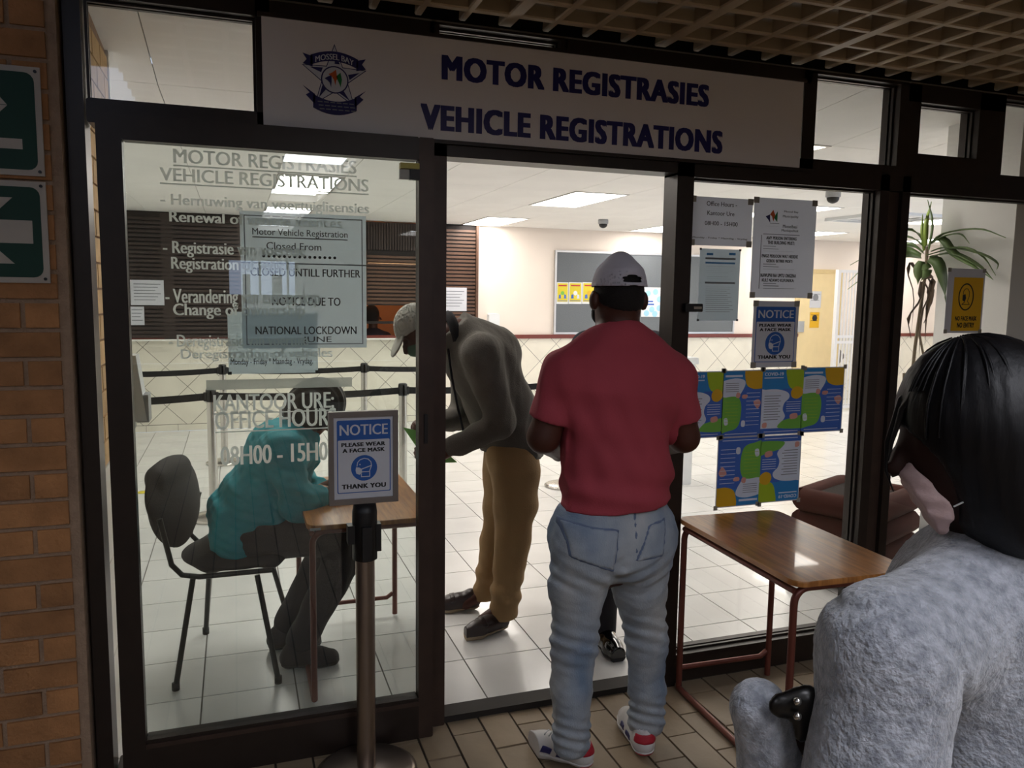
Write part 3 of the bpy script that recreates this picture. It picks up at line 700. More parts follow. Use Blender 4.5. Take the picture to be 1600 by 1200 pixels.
def mask_notice(r,q,Y,YT):
    # q: fractional position in the notice -> plane point
    def f(u,v): return q[0]+(q[1]-q[0])*u, q[3]-(q[3]-q[2])*v
    def rect(u0,u1,v0,v1): a=f(u0,v0); b=f(u1,v1); return (a[0],b[0],b[1],a[1])
    W=q[1]-q[0]
    fr_=rect(0,1,0,1); MB().prism(rrect(*fr_,W*.03),YT-.0003,YT).build('blue_border',BLUE,r)
    i=rect(.018,.982,.27,.988); MB().prism(rrect(*i,W*.02),YT-.0007,YT-.0003).build('white_field',WHITE,r)
    text('lettering','NOTICE',rect(.05,.95,.06,.205),YT-.0003,WHITE,r,.015,.0005)
    text('lettering','PLEASE WEAR',rect(.08,.90,.305,.36),YT-.0007,BLACK,r,.04,.0005); text('lettering','A FACE MASK',rect(.10,.89,.385,.44),YT-.0007,BLACK,r,.04,.0005)
    text('lettering','THANK YOU',rect(.08,.91,.875,.94),YT-.0007,BLACK,r,.04,.0005)
    c=f(.5,.66); R=W*.245; MB().prism(circ(*c,R,n=32),YT-.0011,YT-.0007).build('blue_disc',BLUE,r)
    def ring(pts,wd):
        mb=MB()
        for a,b in zip(pts[:-1],pts[1:]):
            d=Vector((b[0]-a[0],b[1]-a[1])); l=d.length; 
            if l<1e-6: continue
            n=Vector((-d.y,d.x))/l*wd/2; e=d/l*wd*.3
            mb.prism([(a[0]-e.x+n.x,a[1]-e.y+n.y),(b[0]+e.x+n.x,b[1]+e.y+n.y),(b[0]+e.x-n.x,b[1]+e.y-n.y),(a[0]-e.x-n.x,a[1]-e.y-n.y)],YT-.0014,YT-.0011)
        return mb
    k=lambda x,z:(c[0]+x*R,c[1]+z*R)
    head=[k(-.55,.15),k(-.5,.45),k(-.3,.66),k(0,.75),k(.3,.68),k(.52,.45),k(.56,.15),k(.45,-.15),k(.40,-.28)]
    ring(head,R*.06).build('head_outline',WHITE,r); ring([k(-.18,-.08),k(.54,.16)],R*.07).build('mask_strap',WHITE,r)
    MB().prism([k(-.62,.08),k(-.38,.05),k(-.18,-.08),k(-.16,-.35),k(-.35,-.52),k(-.6,-.42),k(-.66,-.15)],YT-.0015,YT-.0011).build('mask_shape',WHITE,r)
    ring([k(-.22,-.30),k(.42,-.30),k(.42,-.68),k(-.22,-.68),k(-.22,-.45)],R*.06).build('neck_outline',WHITE,r)
    MB().prism(circ(*k(-.32,.28),R*.055,n=8),YT-.0015,YT-.0011).build('eye_mark',WHITE,r)
r,R=sheet('face_mask_notice','blue and white face mask notice taped to the right pane','notice',(1178,470),(1243,573),Y-.002,WHITE)
mask_notice(r,prect((1182,479),(1239,565),Y-.002),Y-.002,Y-.0032)
# ---- health posters
def poster(label,a,b,kind,flip,Y=-.016):
    R=prect(a,b,Y); W,H=R[1]-R[0],R[3]-R[2]
    r=thing('health_poster',label,'poster',((R[0]+R[1])/2,Y,(R[2]+R[3])/2),group='blue and green health posters')
    if flip: r.rotation_euler=(0,math.pi,0)
    def f(u,v): return ((u-.5)*W,(.5-v)*H)
    def lay(n,pts,m,d,smooth=True):
        p=[f(u,v) for u,v in pts]; p=smooth_blob(p,4) if smooth else p
        p=clip(p,-W/2+.004,W/2-.004,-H/2+.004,H/2-.004); 
        if p: MB().prism(p,-.001-d,-.001).build(n,m,r)
    def ln(n,rs,m,d=.0011): bars(n,[(*sorted((f(u0,0)[0],f(u1,0)[0])),f(0,v1)[1],f(0,v0)[1]) for u0,u1,v0,v1 in rs],-.001,m,r,d)
    MB().box(-W/2,W/2,-.001,.0,-H/2,H/2).build('sheet',WHITE,r)
    MB().box(-W/2+.004,W/2-.004,-.0012,-.001,-H/2+.004,H/2-.004).build('blue_ground',PBLUE,r)
    lay('footer',[(0,.9),(1,.9),(1,1),(0,1)],PNAVY,.0006,False)
    if kind=='P':
        lay('navy_area',[(.5,.3),(1.2,.3),(1.2,.95),(.5,.95)],PNAVY,.0003,False)
        lay('pale_area',[(-.1,.34),(.1,.31),(.4,.31),(.62,.36),(.66,.44),(.55,.52),(.52,.62),(.58,.72),(.52,.8),(.46,.9),(-.1,.9)],PWHITE,.0005)
        lay('green_area',[(.44,.9),(.5,.8),(.62,.77),(.8,.74),(1.1,.7),(1.1,.9)],PGREEN,.0007)
        lay('lime_blob',[(.6,-.05),(1.1,-.05),(1.1,.28),(.9,.31),(.7,.3),(.6,.18)],PLIME,.0008); lay('amber_blob',[(.7,.34),(.8,.27),(.95,.3),(.97,.4),(.85,.46),(.72,.43)],PYEL,.0010)
        lay('pink_mark',[(.7,.7),(.85,.68),(.87,.75),(.72,.77)],PPINK,.0010); lay('pink_mark',[(.06,.82),(.15,.81),(.15,.88),(.06,.88)],PPINK,.0010)
        ln('small_print',[(.08,.46-.05*(k%2),.40+.04*k,.41+.04*k) for k in range(10)],GREYINK); ln('small_print',[(.6,.93,.5+.035*k,.508+.035*k) for k in range(5)]+[(.06,.5,.125,.14),(.1,.9,.945,.955)],PWHITE)
        a,b_=f(.06,.05),f(.50,.10); text('lettering','COVID-19',(a[0],b_[0],b_[1],a[1]),-.001,PWHITE,r,.03,.0009)
    else:
        lay('navy_area',[(.45,.25),(1.2,.25),(1.2,.95),(-.1,.95),(-.1,.5)],PNAVY,.0003,False)
        lay('pale_area',[(-.1,.2),(.05,.15),(.3,.12),(.5,.14),(.56,.2),(.48,.32),(.35,.4),(-.1,.45)],PWHITE,.0005)
        lay('green_area',[(-.1,.44),(.1,.4),(.3,.39),(.42,.42),(.48,.55),(.46,.75),(.38,.86),(.2,.9),(-.1,.9)],PGREEN,.0007)
        lay('amber_blob',[(.58,-.05),(1.1,-.05),(1.1,.24),(.95,.28),(.75,.28),(.58,.2)],PYEL,.0008); lay('pink_mark',[(.78,.48),(.9,.44),(.96,.5),(.88,.58)],PPINK,.001); lay('pink_mark',[(.36,.33),(.44,.35),(.42,.41),(.34,.4)],PPINK,.001)
        lay('pink_mark',[(.5,.37),(.62,.37),(.6,.42),(.5,.42)],PPINK,.001); lay('pale_mark',[(.06,.72),(.14,.71),(.16,.8),(.08,.81)],PWHITE,.001); lay('pale_mark',[(.5,.76),(.58,.76),(.58,.84),(.5,.84)],PWHITE,.001)
        ln('small_print',[(.08,.4,.47+.05*k,.475+.05*k) for k in range(7)],PLIME); ln('small_print',[(.6,.93,.34+.06*k,.347+.06*k) for k in range(9)]+[(.1,.9,.945,.955),(.06,.48,.07,.1)],PWHITE); ln('small_print',[(.08,.4,.19+.03*k,.197+.03*k) for k in range(5)],GREYINK)
    for u,v in ((0,0),(1,0),(0,1),(1,1)):
        x,z=f(u,v); MB().box(x-.009,x+.009,-.0026,-.002,z-.009,z+.009).build('tape',TAPE,r)
poster('health poster with lime corner half hidden by the red shirted man',(1070,581),(1127,683),'P',False)
poster('health poster with amber corner, upper row, second from the left',(1130,579),(1188,681),'Q',False)
poster('health poster with lime corner and pale text, upper row, third from the left',(1191,577),(1252,677),'P',False)
poster('health poster with amber corner at the right end of the upper row',(1254,574),(1314,673),'Q',False)
poster('upside down health poster with amber corner, lower row left',(1122,684),(1186,788),'Q',True)
poster('upside down health poster with lime corner, lower row right',(1188,681),(1247,781),'P',True)
# ---- amber no entry sign on the far right pane
Y=-.014
r,R=sheet('no_entry_sign','amber no face mask no entry sign on the far right pane','sign',(1482,419),(1532,520),Y,WHITE,TAPE,.014)
q=prect((1491,433),(1530,517),Y); box('amber_field',SIGNY,r,q[0],q[1],Y-.0016,Y-.0012,q[2],q[3])
tx(r,'NO FACE MASK',(1492,494),(1525,501),Y-.0004,BLACK,.03); tx(r,'NO ENTRY',(1495,504),(1521,512),Y-.0004,BLACK,.03)
c=at(1509,464,Y); rx=(at(1521,464,Y).x-at(1497,464,Y).x)/2; rz=.062
mb=MB(); o_=circ(c.x,c.z,rx,rz,n=28); i_=circ(c.x,c.z,rx*.86,rz*.9,n=28)
for k in range(28): mb.prism([o_[k],o_[(k+1)%28],i_[(k+1)%28],i_[k]],Y-.0020,Y-.0016)
mb.build('oval_ring',BLACK,r)
k=lambda x,z:(c.x+x*rx,c.z+z*rz)
MB().prism([k(-.45,.15),k(-.1,.2),k(0,-.1),k(-.15,-.35),k(-.45,-.25)],Y-.0020,Y-.0016).build('mask_shape',BLACK,r)
mb=MB()
hp=[k(-.4,.2),k(-.35,.45),k(-.1,.6),k(.2,.58),k(.4,.35),k(.38,0),k(.2,-.3),k(.5,-.55),k(-.5,-.55),k(-.1,-.35)]
for a,b in zip(hp[:-1],hp[1:]):
    d=Vector((b[0]-a[0],b[1]-a[1])); n=Vector((-d.y,d.x)).normalized()*.0015; mb.prism([(a[0]+n.x,a[1]+n.y),(b[0]+n.x,b[1]+n.y),(b[0]-n.x,b[1]-n.y),(a[0]-n.x,a[1]-n.y)],Y-.0020,Y-.0016)
mb.build('head_outline',BLACK,r)

# ================================================================== OFFICE BACKGROUND
# counter shutters
def shutter(label,x0,x1,z0,z1,Y,pitch,posts,SHUT=SHUT):
    r=thing('roller_shutter',label,'shutter',group='brown slatted counter shutters')
    box('backing',SHUTD,r,x0,x1,Y-.01,Y-.002,z0,z1)
    n=int((z1-z0-.02)/pitch); me=MB().box(x0+.03,x1-.03,-.014,.0,.006,pitch-.012,.003).mesh('slat',SHUT)
    for k in range(n): link('slat',me,r,(0,Y-.011,z0+.01+k*pitch))
    g=MB(); g.box(x0,x0+.03,Y-.05,Y,z0,z1).box(x1-.03,x1,Y-.05,Y,z0,z1)
    for p in posts: g.box(p,p+.12,Y-.02,Y-.009,z0,z1)
    g.build('side_guide',SHUT,r); return r
shutter('long closed brown counter shutter at the left of the back wall',XL,1.47,1.045,2.43,BY-.02,.046,[-.75,.05,.8],SHUTK)
shutter('closed brown shutter with a paper notice, beside the painted wall',2.16,2.885,1.045,2.43,BY-.02,.046,[])
hs=shutter('half raised brown shutter over the warm lit counter window',1.47,2.16,1.44,2.10,BY+.01,.046,[])
rp=thing('reeded_panel','dark vertically reeded panel above the half raised shutter','panel'); box('backing',SHUTD,rp,1.47,2.16,BY-.01,BY,2.10,2.43)
me=MB().box(0,.022,-.012,0,2.105,2.425).mesh('reed',mat('reed_dark','3a2e2a',.5,var=.1))
for k in range(21): link('reed',me,rp,(1.485+.0325*k,BY-.01,0))
box('light_slot',WARM,hs,1.52,2.12,BY-.006,BY-.0045,1.925,1.945)  # glowing strip stands in for warm light coming through the shutter gap
ct=thing('counter_ledge','narrow pale counter ledge below the shutters','counter'); box('ledge_board',WHITEP,ct,XL,2.89,BY-.10,BY-.018,1.028,1.044,.004)
# warm room behind the counter window
struct(box('wall_counter_back',ORANGE,None,.6,3.0,8.4,8.5,0,2.6)); struct(box('wall_counter_left',ORANGE,None,.5,.6,BY+.121,8.5,0,2.6)); struct(box('wall_counter_right',ORANGE,None,3.0,3.1,BY+.121,8.5,0,2.6)); struct(box('ceiling_counter',ORANGE,None,.5,3.1,BY+.121,8.5,2.6,2.66))
struct(box('floor_counter',GROUT,None,.5,3.1,BY+.121,8.5,-.06,0))
cd_=thing('counter_desk','dark desk edge inside the counter window','counter'); box('desk_top',WOODE,cd_,1.48,2.15,BY+.07,BY+.22,1.0,1.03); box('window_bar',SHUTD,cd_,1.48,2.15,BY+.04,BY+.06,1.215,1.245); box('side_post',SHUTD,cd_,1.471,1.481,BY+.04,BY+.06,1.03,1.43)
lp=thing('warm_lamp','warm orange light behind the counter window','lamp'); box('tube_light',WARM,lp,1.2,2.4,7.5,7.62,2.50,2.56,.01); box('lamp_base',WHITEP,lp,1.15,2.45,7.48,7.64,2.56,2.599)
# shutter papers
def wallpaper(label,a,b,Y,lines=5,m=WHITE,col=GREYINK,cat='notice',name='paper_notice'):
    r=thing(name,label,cat); R=prect(a,b,Y); box('sheet',m,r,R[0],R[1],Y-.003,Y,R[2],R[3]); H=R[3]-R[2]; W=R[1]-R[0]
    bars('small_print',[(R[0]+W*.1,R[1]-W*(.1+.08*(k%3)),R[3]-H*(.15+.75*k/lines)-.008,R[3]-H*(.15+.75*k/lines)) for k in range(lines)],Y-.003,col,r); return r,R
wallpaper('white paper notice on the right shutter behind the bending man',(688,449),(729,486),BY-.05,6)
wallpaper('upper white paper notice on the far left shutter',(203,437),(257,477),BY-.05,6)
wallpaper('lower small white paper notice on the far left shutter',(203,479),(226,508),BY-.05,4)
# noticeboard
nb=thing('noticeboard','large grey felt noticeboard with aluminium frame','noticeboard'); R=(3.93,6.69,1.083,2.17)
box('felt',FELT,nb,R[0]+.02,R[1]-.02,BY-.025,BY-.002,R[2]+.02,R[3]-.02)
for a in ((R[0],R[1],R[2],R[2]+.025),(R[0],R[1],R[3]-.025,R[3]),(R[0],R[0]+.025,R[2]+.025,R[3]-.025),(R[1]-.025,R[1],R[2]+.025,R[3]-.025)): box('frame_bar',ALU,nb,a[0],a[1],BY-.035,BY-.002,a[2],a[3])
YB_=BY-.026
for k,(x0,x1,d) in enumerate(((870,888,'leftmost'),(889,909,'middle'),(910,932,'rightmost'))):
    r=thing('yellow_poster',d+' of the three yellow posters on the grey noticeboard','poster',group='yellow posters on the noticeboard'); q=prect((x0,441),(x1-.5,475),YB_)
    box('sheet',BIN,r,q[0],q[1],YB_-.003,YB_,q[2],q[3]); w=q[1]-q[0]; h=q[3]-q[2]
    box('yellow_field',YEL,r,q[0]+w*.06,q[1]-w*.06,YB_-.004,YB_-.003,q[2]+h*.1,q[3]-h*.04)
    bars('red_heading',[(q[0]+w*.15,q[1]-w*.15,q[3]-h*.18,q[3]-h*.12)],YB_-.004,REDP,r); bars('small_print',[(q[0]+w*.1,q[1]-w*.1,q[2]+h*.13,q[2]+h*.17)],YB_-.004,GREYINK,r)
    cx,cz=(q[0]+q[1])/2,q[2]+h*.5; MB().prism(circ(cx,cz,w*.16,n=12),YB_-.005,YB_-.004).build('picture_mark',[PGREEN,BIN,PYEL][k],r); MB().prism([(cx-w*.32,cz-h*.25),(cx-w*.12,cz-h*.25),(cx-w*.15,cz-h*.05),(cx-w*.3,cz-h*.08)],YB_-.005,YB_-.004).build('picture_mark',PNAVY,r)
    MB().prism([(cx+w*.32,cz-h*.25),(cx+w*.12,cz-h*.25),(cx+w*.15,cz-h*.05),(cx+w*.3,cz-h*.08)],YB_-.005,YB_-.004).build('picture_mark',[PNAVY,PWHITE,REDP][k],r)
r=thing('pale_poster','pale blue poster with round pictures on the noticeboard','poster'); q=prect((1003,449),(1034,495),YB_); box('sheet',BIN,r,q[0],q[1],YB_-.003,YB_,q[2],q[3]); w=q[1]-q[0]; h=q[3]-q[2]
PLB=mat('poster_skyblue','9fd0e6',.5,var=.05)
for u,v in ((.65,.85),(.85,.6),(.85,.3),(.5,.25),(.25,.12),(.65,.1),(.3,.8)): MB().prism(circ(q[0]+w*u,q[2]+h*v,w*.13,n=12),YB_-.005,YB_-.003).build('round_picture',PLB,r)
bars('lettering_block',[(q[0]+w*.2,q[0]+w*.6,q[2]+h*.4,q[2]+h*.45),(q[0]+w*.25,q[0]+w*.55,q[2]+h*.5,q[2]+h*.55)],YB_-.003,PNAVY,r,.001)
r=thing('blue_poster','narrow blue poster at the door jamb on the noticeboard','poster'); q=prect((1040,440),(1068,487),YB_); box('sheet',PBLUE,r,q[0],q[1],YB_-.003,YB_,q[2],q[3]); bars('lettering_block',[(q[0]+.02,q[1]-.03,q[3]-.09,q[3]-.05)],YB_-.003,PWHITE,r,.001); box('yellow_field',YEL,r,q[0]+.005,q[1]-.01,YB_-.004,YB_-.003,q[2]+.01,q[2]+.05)
# wall sanitiser
r=thing('soap_dispenser','small white dispenser on the painted wall','dispenser'); q=prect((763,490),(779,516),BY-.05)
MB().prism(rrect(q[0],q[1],q[2]+.05,q[3],.02),BY-.09,BY-.002).build('cover',BIN,r); box('spout',GREYP,r,q[0]+.03,q[1]-.03,BY-.08,BY-.02,q[2]+.02,q[2]+.05); box('drip_tray',GREYP,r,q[0]-.01,q[1]+.01,BY-.1,BY-.002,q[2],q[2]+.015)
# cream door with papers and lock
d2=sempty('door_2','cream flush door in the back wall'); box('leaf',CREAM,d2,7.80,8.50,BY-.02,BY-.001,0,1.96); g=MB(); g.box(7.73,7.80,BY-.03,BY,0,2.02).box(8.50,8.56,BY-.03,BY,0,2.02).box(7.8,8.5,BY-.03,BY,1.96,2.02); g.build('door_frame',mat('door_frame_cream','d6bf8c',.5,var=.03),d2)
q=prect((1243,502),(1251,519),BY-.03); box('lock_plate',GREYP,d2,q[0],q[1]+.05,BY-.04,BY-.02,q[2],q[3])
r,R=wallpaper('white paper with a round symbol on the cream door','a' and (1266,455),(1282,481),BY-.022,2); MB().prism(circ((R[0]+R[1])/2,(R[2]+R[3])/2+.03,.05,n=16),BY-.027,BY-.025).build('round_symbol',GREYINK,r)
r,R=wallpaper('small amber sign on the cream door','a' and (1266,488),(1279,512),BY-.022,2,SIGNY,BLACK,'sign','amber_sign'); MB().prism(circ((R[0]+R[1])/2,(R[2]+R[3])/2+.03,.045,n=16),BY-.027,BY-.025).build('round_symbol',BLACK,r)
# security gate
r=thing('security_gate','white barred security gate beside the cream door','gate'); gx0_,gx1_,GY=8.06,8.48,6.35
for k in range(8): MB().tube([(gx0_+.055*k,GY,.06),(gx0_+.055*k,GY,1.98)],.011,8).build('bar',GATEW,r)
for z in (.05,.98,1.06,1.98): box('cross_rail',GATEW,r,gx0_-.02,gx1_+.02,GY-.015,GY+.015,z-.02,z+.02)
box('gate_post',GATEW,r,gx1_-.01,gx1_+.05,GY-.02,GY+.04,0,2.0); box('gate_post',GATEW,r,gx0_-.05,gx0_-.01,GY-.02,GY+.04,0,2.0); box('lock_box',BIN,r,gx1_-.07,gx1_+.05,GY-.05,GY-.02,.98,1.12)
# pillar
pl=struct(box('wall_pillar',WHITEP,None,3.50,3.94,.06,.48,0,2.62)); pl['label']='white square pillar behind the far right pane'
# dome cameras
def dome(label,x,y):
    r=thing('dome_camera',label,'camera',group='ceiling dome cameras'); MB().lathe([(0,0),(.055,0),(.058,-.01),(.058,-.045),(.05,-.05)],(x,y,CZ),20).build('housing',GREYP,r); MB().lathe([(.048,-.05),(.046,-.068),(.034,-.085),(.016,-.094),(0,-.097)],(x,y,CZ),20).build('lens_dome',BLK,r)
dome('grey dome camera on the ceiling above the noticeboard',3.93,5.45); dome('grey dome camera at the top of the right pane',4.50,2.46)
# air cassette
r=thing('air_vent','square ceiling air conditioning vent beside the plant top','vent'); ax0,ax1,ay0,ay1=5.95,6.75,3.4,4.25
for k in range(4):
    i=.1*k; g=MB(); a,b,c,d=ax0+i,ax1-i,ay0+i,ay1-i; z=CZ-.03+.006*k
    g.box(a,b,c,c+.05,z,CZ).box(a,b,d-.05,d,z,CZ).box(a,a+.05,c+.05,d-.05,z,CZ).box(b-.05,b,c+.05,d-.05,z,CZ); g.build('vent_ring',BIN,r)
box('vent_core',BLK,r,ax0+.02,ax1-.02,ay0+.02,ay1-.02,CZ-.004,CZ-.001)
# white pedestal bin behind the man in red
r=thing('pedestal_bin','white box with bright lid behind the right door jamb','box'); x,y=3.55,3.0
box('body',BIN,r,x-.2,x+.1,y,y+.3,0,1.03,.01); MB().prism([(x-.22,1.035),(x+.12,1.035),(x+.11,1.09),(x-.21,1.09)],y-.02,y+.32).build('lid',BIN,r)
# dispenser at the far left edge
r=thing('wall_dispenser','white wedge shaped dispenser at the left edge of the glass door','dispenser')
MB().add([(-.423,.50,1.10),(-.423,.61,1.10),(-.423,.61,1.35),(-.423,.50,1.35),(-.325,.50,1.10),(-.325,.61,1.10),(-.355,.61,1.35),(-.355,.50,1.35)],[(0,1,2,3),(7,6,5,4),(0,4,5,1),(1,5,6,2),(2,6,7,3),(3,7,4,0)]).build('cover',BIN,r)
box('side_panel',GREYP,r,-.36,-.318,.505,.605,1.095,1.20); MB().box(-.40,-.37,.53,.58,1.07,1.10).build('nozzle',GREYP,r)
# ================================================================== QUEUE POSTS
def stanchion(label,x,y,h=.92):
    r=thing('queue_post',label,'queue post',(x,y,0),group='steel queue posts in the office')
    MB().lathe([(0,.0),(.165,0),(.168,.012),(.15,.022),(.05,.034),(0,.036)],n=28).build('base',STEEL,r); MB().lathe([(.031,.03),(.031,h-.06)],n=20).build('pole',STEEL,r)
    MB().lathe([(0,h),(.026,h),(.033,h-.006),(.033,h-.09),(.031,h-.092)],n=20).build('head',BLK,r); g=MB()
    for k in range(4):
        t=math.pi/4+k*math.pi/2; 
        g.box(-.034 if k%2 else -.006,.034 if k%2 else .006,-.006 if k%2 else -.034,.006 if k%2 else .034,h-.085,h-.012)
    g.build('slot_strip',STEEL,r); return r
PS=[(-.17,3.06),(1.18,3.10),(2.58,3.25),(-.12,4.95),(1.16,4.87),(2.55,4.90)]
LB=['steel queue post left of the seated person, nearer row','steel queue post behind the sliding door edge, nearer row','steel queue post hidden by the man in red, nearer row','steel queue post far left, row before the tiled wall','steel queue post above the face mask sign, row before the tiled wall','steel queue post behind the bending man, row before the tiled wall']
pr=[stanchion(l,*p) for l,p in zip(LB,PS)]
def belt(r,a,b,z=.865,h=.05):
    # belt from local post a to b, slight sag
    n=8; v=[];f=[]; A0=Vector((a[0],a[1])); B0=Vector((b[0],b[1])); d=(B0-A0).normalized(); nn=Vector((-d.y,d.x))*.0015; A1=A0+d*.034; B1=B0-d*.034
    for i in range(n+1):
        t=i/n; p=A1.lerp(B1,t); zz=z-.018*4*t*(1-t)-A0.x*0
        for s in (-1,1):
            for q in (-h/2,h/2): v.append((p.x+nn.x*s-a[0],p.y+nn.y*s-a[1],zz+q))
    for i in range(n):
        k=4*i; f+=[(k,k+4,k+5,k+1),(k+2,k+3,k+7,k+6),(k+1,k+5,k+7,k+3),(k,k+2,k+6,k+4)]
    MB().add(v,f).build('belt',BELT,r); c=MB(); c.tube([(d.x*.03,d.y*.03,z-.03),(d.x*.03,d.y*.03,z+.03)],.02,8); c.build('belt_clip',BLK,r)
belt(pr[0],PS[0],PS[1]); belt(pr[0],PS[0],(XL,2.95)); belt(pr[1],PS[1],PS[2]); belt(pr[3],PS[3],PS[4]); belt(pr[3],PS[3],(XL,4.85)); belt(pr[4],PS[4],PS[5])
# ---- yellow floor sticker
r=thing('floor_sticker','small yellow sticker on the tiles beside the black chair','sticker',(-.72,3.98,.0012)); MB().lathe([(0,0),(.05,0),(.05,.0008),(0,.0008)],n=18).build('disc',YEL,r); bars('mark',[(-.02,.02,.0,.0)],0,BLACK,r) if False else None
# ---- post with the face mask sign, outside
x,y=.378,-.265
r=thing('sign_post','steel post with framed face mask notice before the sliding door','sign post',(x,y,0))
MB().lathe([(0,.0),(.165,0),(.168,.012),(.15,.022),(.05,.034),(0,.036)],n=32).build('base',STEELW,r); MB().lathe([(.031,.03),(.031,.80)],n=24).build('pole',STEELW,r)
hd=MB(); hd.lathe([(.030,.74),(.040,.745),(.040,.90),(.036,.925),(0,.93)],n=20); hd.box(-.056,-.03,-.02,.02,.80,.86).box(.03,.05,-.02,.02,.77,.86).box(-.015,.015,-.052,-.03,.75,.86); hd.build('head',BLK,r)
q=(-.112,.107,.928,1.226); fx=MB()
for a in ((q[0],q[1],q[2],q[2]+.018),(q[0],q[1],q[3]-.018,q[3]),(q[0],q[0]+.016,q[2]+.018,q[3]-.018),(q[1]-.016,q[1],q[2]+.018,q[3]-.018)): fx.box(a[0],a[1],-.012,.008,a[2],a[3])
fx.build('sign_frame',mat('frame_grey','7d756f',.4,.3,var=.04),r); box('sign_sheet',WHITE,r,q[0]+.015,q[1]-.015,-.006,.006,q[2]+.015,q[3]-.015)
mask_notice(r,(q[0]+.026,q[1]-.024,q[2]+.036,q[3]-.028),0,-.0062)
# ================================================================== TABLES AND CHAIR
def table(name,label,x0,x1,y0,y1,z,rz=0):
    r=thing(name,label,'table',((x0+x1)/2,(y0+y1)/2,0),rz); W,D=(x1-x0)/2,(y1-y0)/2
    tp=rrect(-W,W,-D,D,.045); n=len(tp); mb=MB(); v=[(x,y,z-.018) for x,y in tp]+[(x,y,z-.004) for x,y in tp]+[(x*.994,y*.996,z) for x,y in tp]
    mb.add(v,[tuple(range(n-1,-1,-1)),tuple(range(2*n,3*n))]+[(i,(i+1)%n,(i+1)%n+n,i+n) for i in range(n)]+[(i+n,(i+1)%n+n,(i+1)%n+2*n,i+2*n) for i in range(n)]); mb.build('table_top',WOOD,r)
    zt=z-.032; R=.05
    def arc(c,a0,a1,plane,n=5): return [(c[0]+R*math.cos(math.radians(a0+(a1-a0)*i/n)),c[1]+R*math.sin(math.radians(a0+(a1-a0)*i/n))) for i in range(n+1)]
    for s in (-1,1):      # end frame: inverted U across the width
        yy=s*(D-.035); pts=[(-W+.02,yy,.013)]+[(a,yy,b) for a,b in arc((-W+.02+R,zt-R),180,90,0)]+[(a,yy,b) for a,b in arc((W-.02-R,zt-R),90,0,0)]+[(W-.02,yy,.013)]
        MB().tube(pts,.0125,10).build('end_frame',TUBE,r)
    MB().tube([(-W+.02,-D+.035,.014),(-W+.02,D-.035,.014)],.0125,10).build('floor_bar',TUBE,r)
    pts=[(-W+.02,D-.035,.10),(W-.06,D-.035,.10),(W-.03,D-.035,.12)]
    MB().tube(pts,.011,8).build('stretcher',TUBE,r); MB().tube([(W-.02,-D+.035,z-.06),(W-.02,D-.035,z-.06)],.011,8).build('top_rail',TUBE,r); MB().tube([(-W+.02,-D+.035,z-.04),(-W+.02,D-.035,z-.04)],.011,8).build('top_rail',TUBE,r)
    return r
tA=table('writing_table','small wooden table with brown tube legs outside the right pane',1.640,2.100,-.822,-.062,.72,math.radians(-2.0))
tB=table('writing_table','small wooden table inside the door where the teal shirted person writes',.238,.735,.225,1.035,.72)
box('label_strip',GREYP,tB,-.24,-.20,-.408,-.4055,.703,.712)
ch=thing('visitor_chair','black padded chair the teal shirted person sits on','chair')
LG=[(-.26,.533),(.132,.469),(-.164,1.059),(.216,.977)]; sc=[(-.185,.56,.445),(.06,.53,.445),(-.13,.95,.445),(.11,.92,.445)]
for a,b in zip(LG,sc): MB().tube([(a[0],a[1],.012),b],.0115,10).build('leg',CHAIRT,ch); MB().lathe([(0,0),(.015,0),(.015,.03),(0,.032)],(a[0],a[1],0),12).build('foot_cap',BLK,ch)
for s in (0,1):
    y=.56 if s==0 else .97; dx=.05*s
    MB().tube([(.12+dx,y,.45),(-.16+dx,y,.45),(-.225+dx,y,.465),(-.262+dx,y,.51),(-.30+dx*2.6,y,.70)],.011,10).build('back_tube',CHAIRT,ch)
MB().tube([(.12,.56,.45),(.17,.97,.45)],.01,8).build('seat_rail',CHAIRT,ch)
def pad(name,lo,hi,fn): 
    S=SDF(lo,hi,.008); fn(S); return S.mesh(name,CHAIRF,ch)
def seatf(S):
    S.ell((-.005,.765,.485),(.235,.235,.045),0); S.cap((-.12,.62,.487),(-.10,.92,.487),.033,.033,.05); S.cap((.12,.6,.483),(.14,.92,.483),.030,.03,.05)
pad('seat',(-.3,.48,.40),(.3,1.05,.56),seatf)
def backf(S):
    # shell shaped backrest, tilted back
    cx,cy,cz=-.262,.765,.725; t=math.radians(9); q=math.radians(-20)
    R=np.array(Matrix.Rotation(q,3,'Z')@Matrix.Rotation(-t,3,'Y')); ya=R[:,1]
    S.ell((cx,cy,cz+.03),(.034,.235,.15),0,R=R); S.ell((cx+.01,cy,cz-.07),(.034,.17,.13),.06,R=R); S.cap(np.array((cx-.015,cy,cz+.12))-ya*.12,np.array((cx-.015,cy,cz+.12))+ya*.12,.03,.03,.05)
pad('backrest',(-.45,.45,.50),(-.05,1.08,.98),backf)
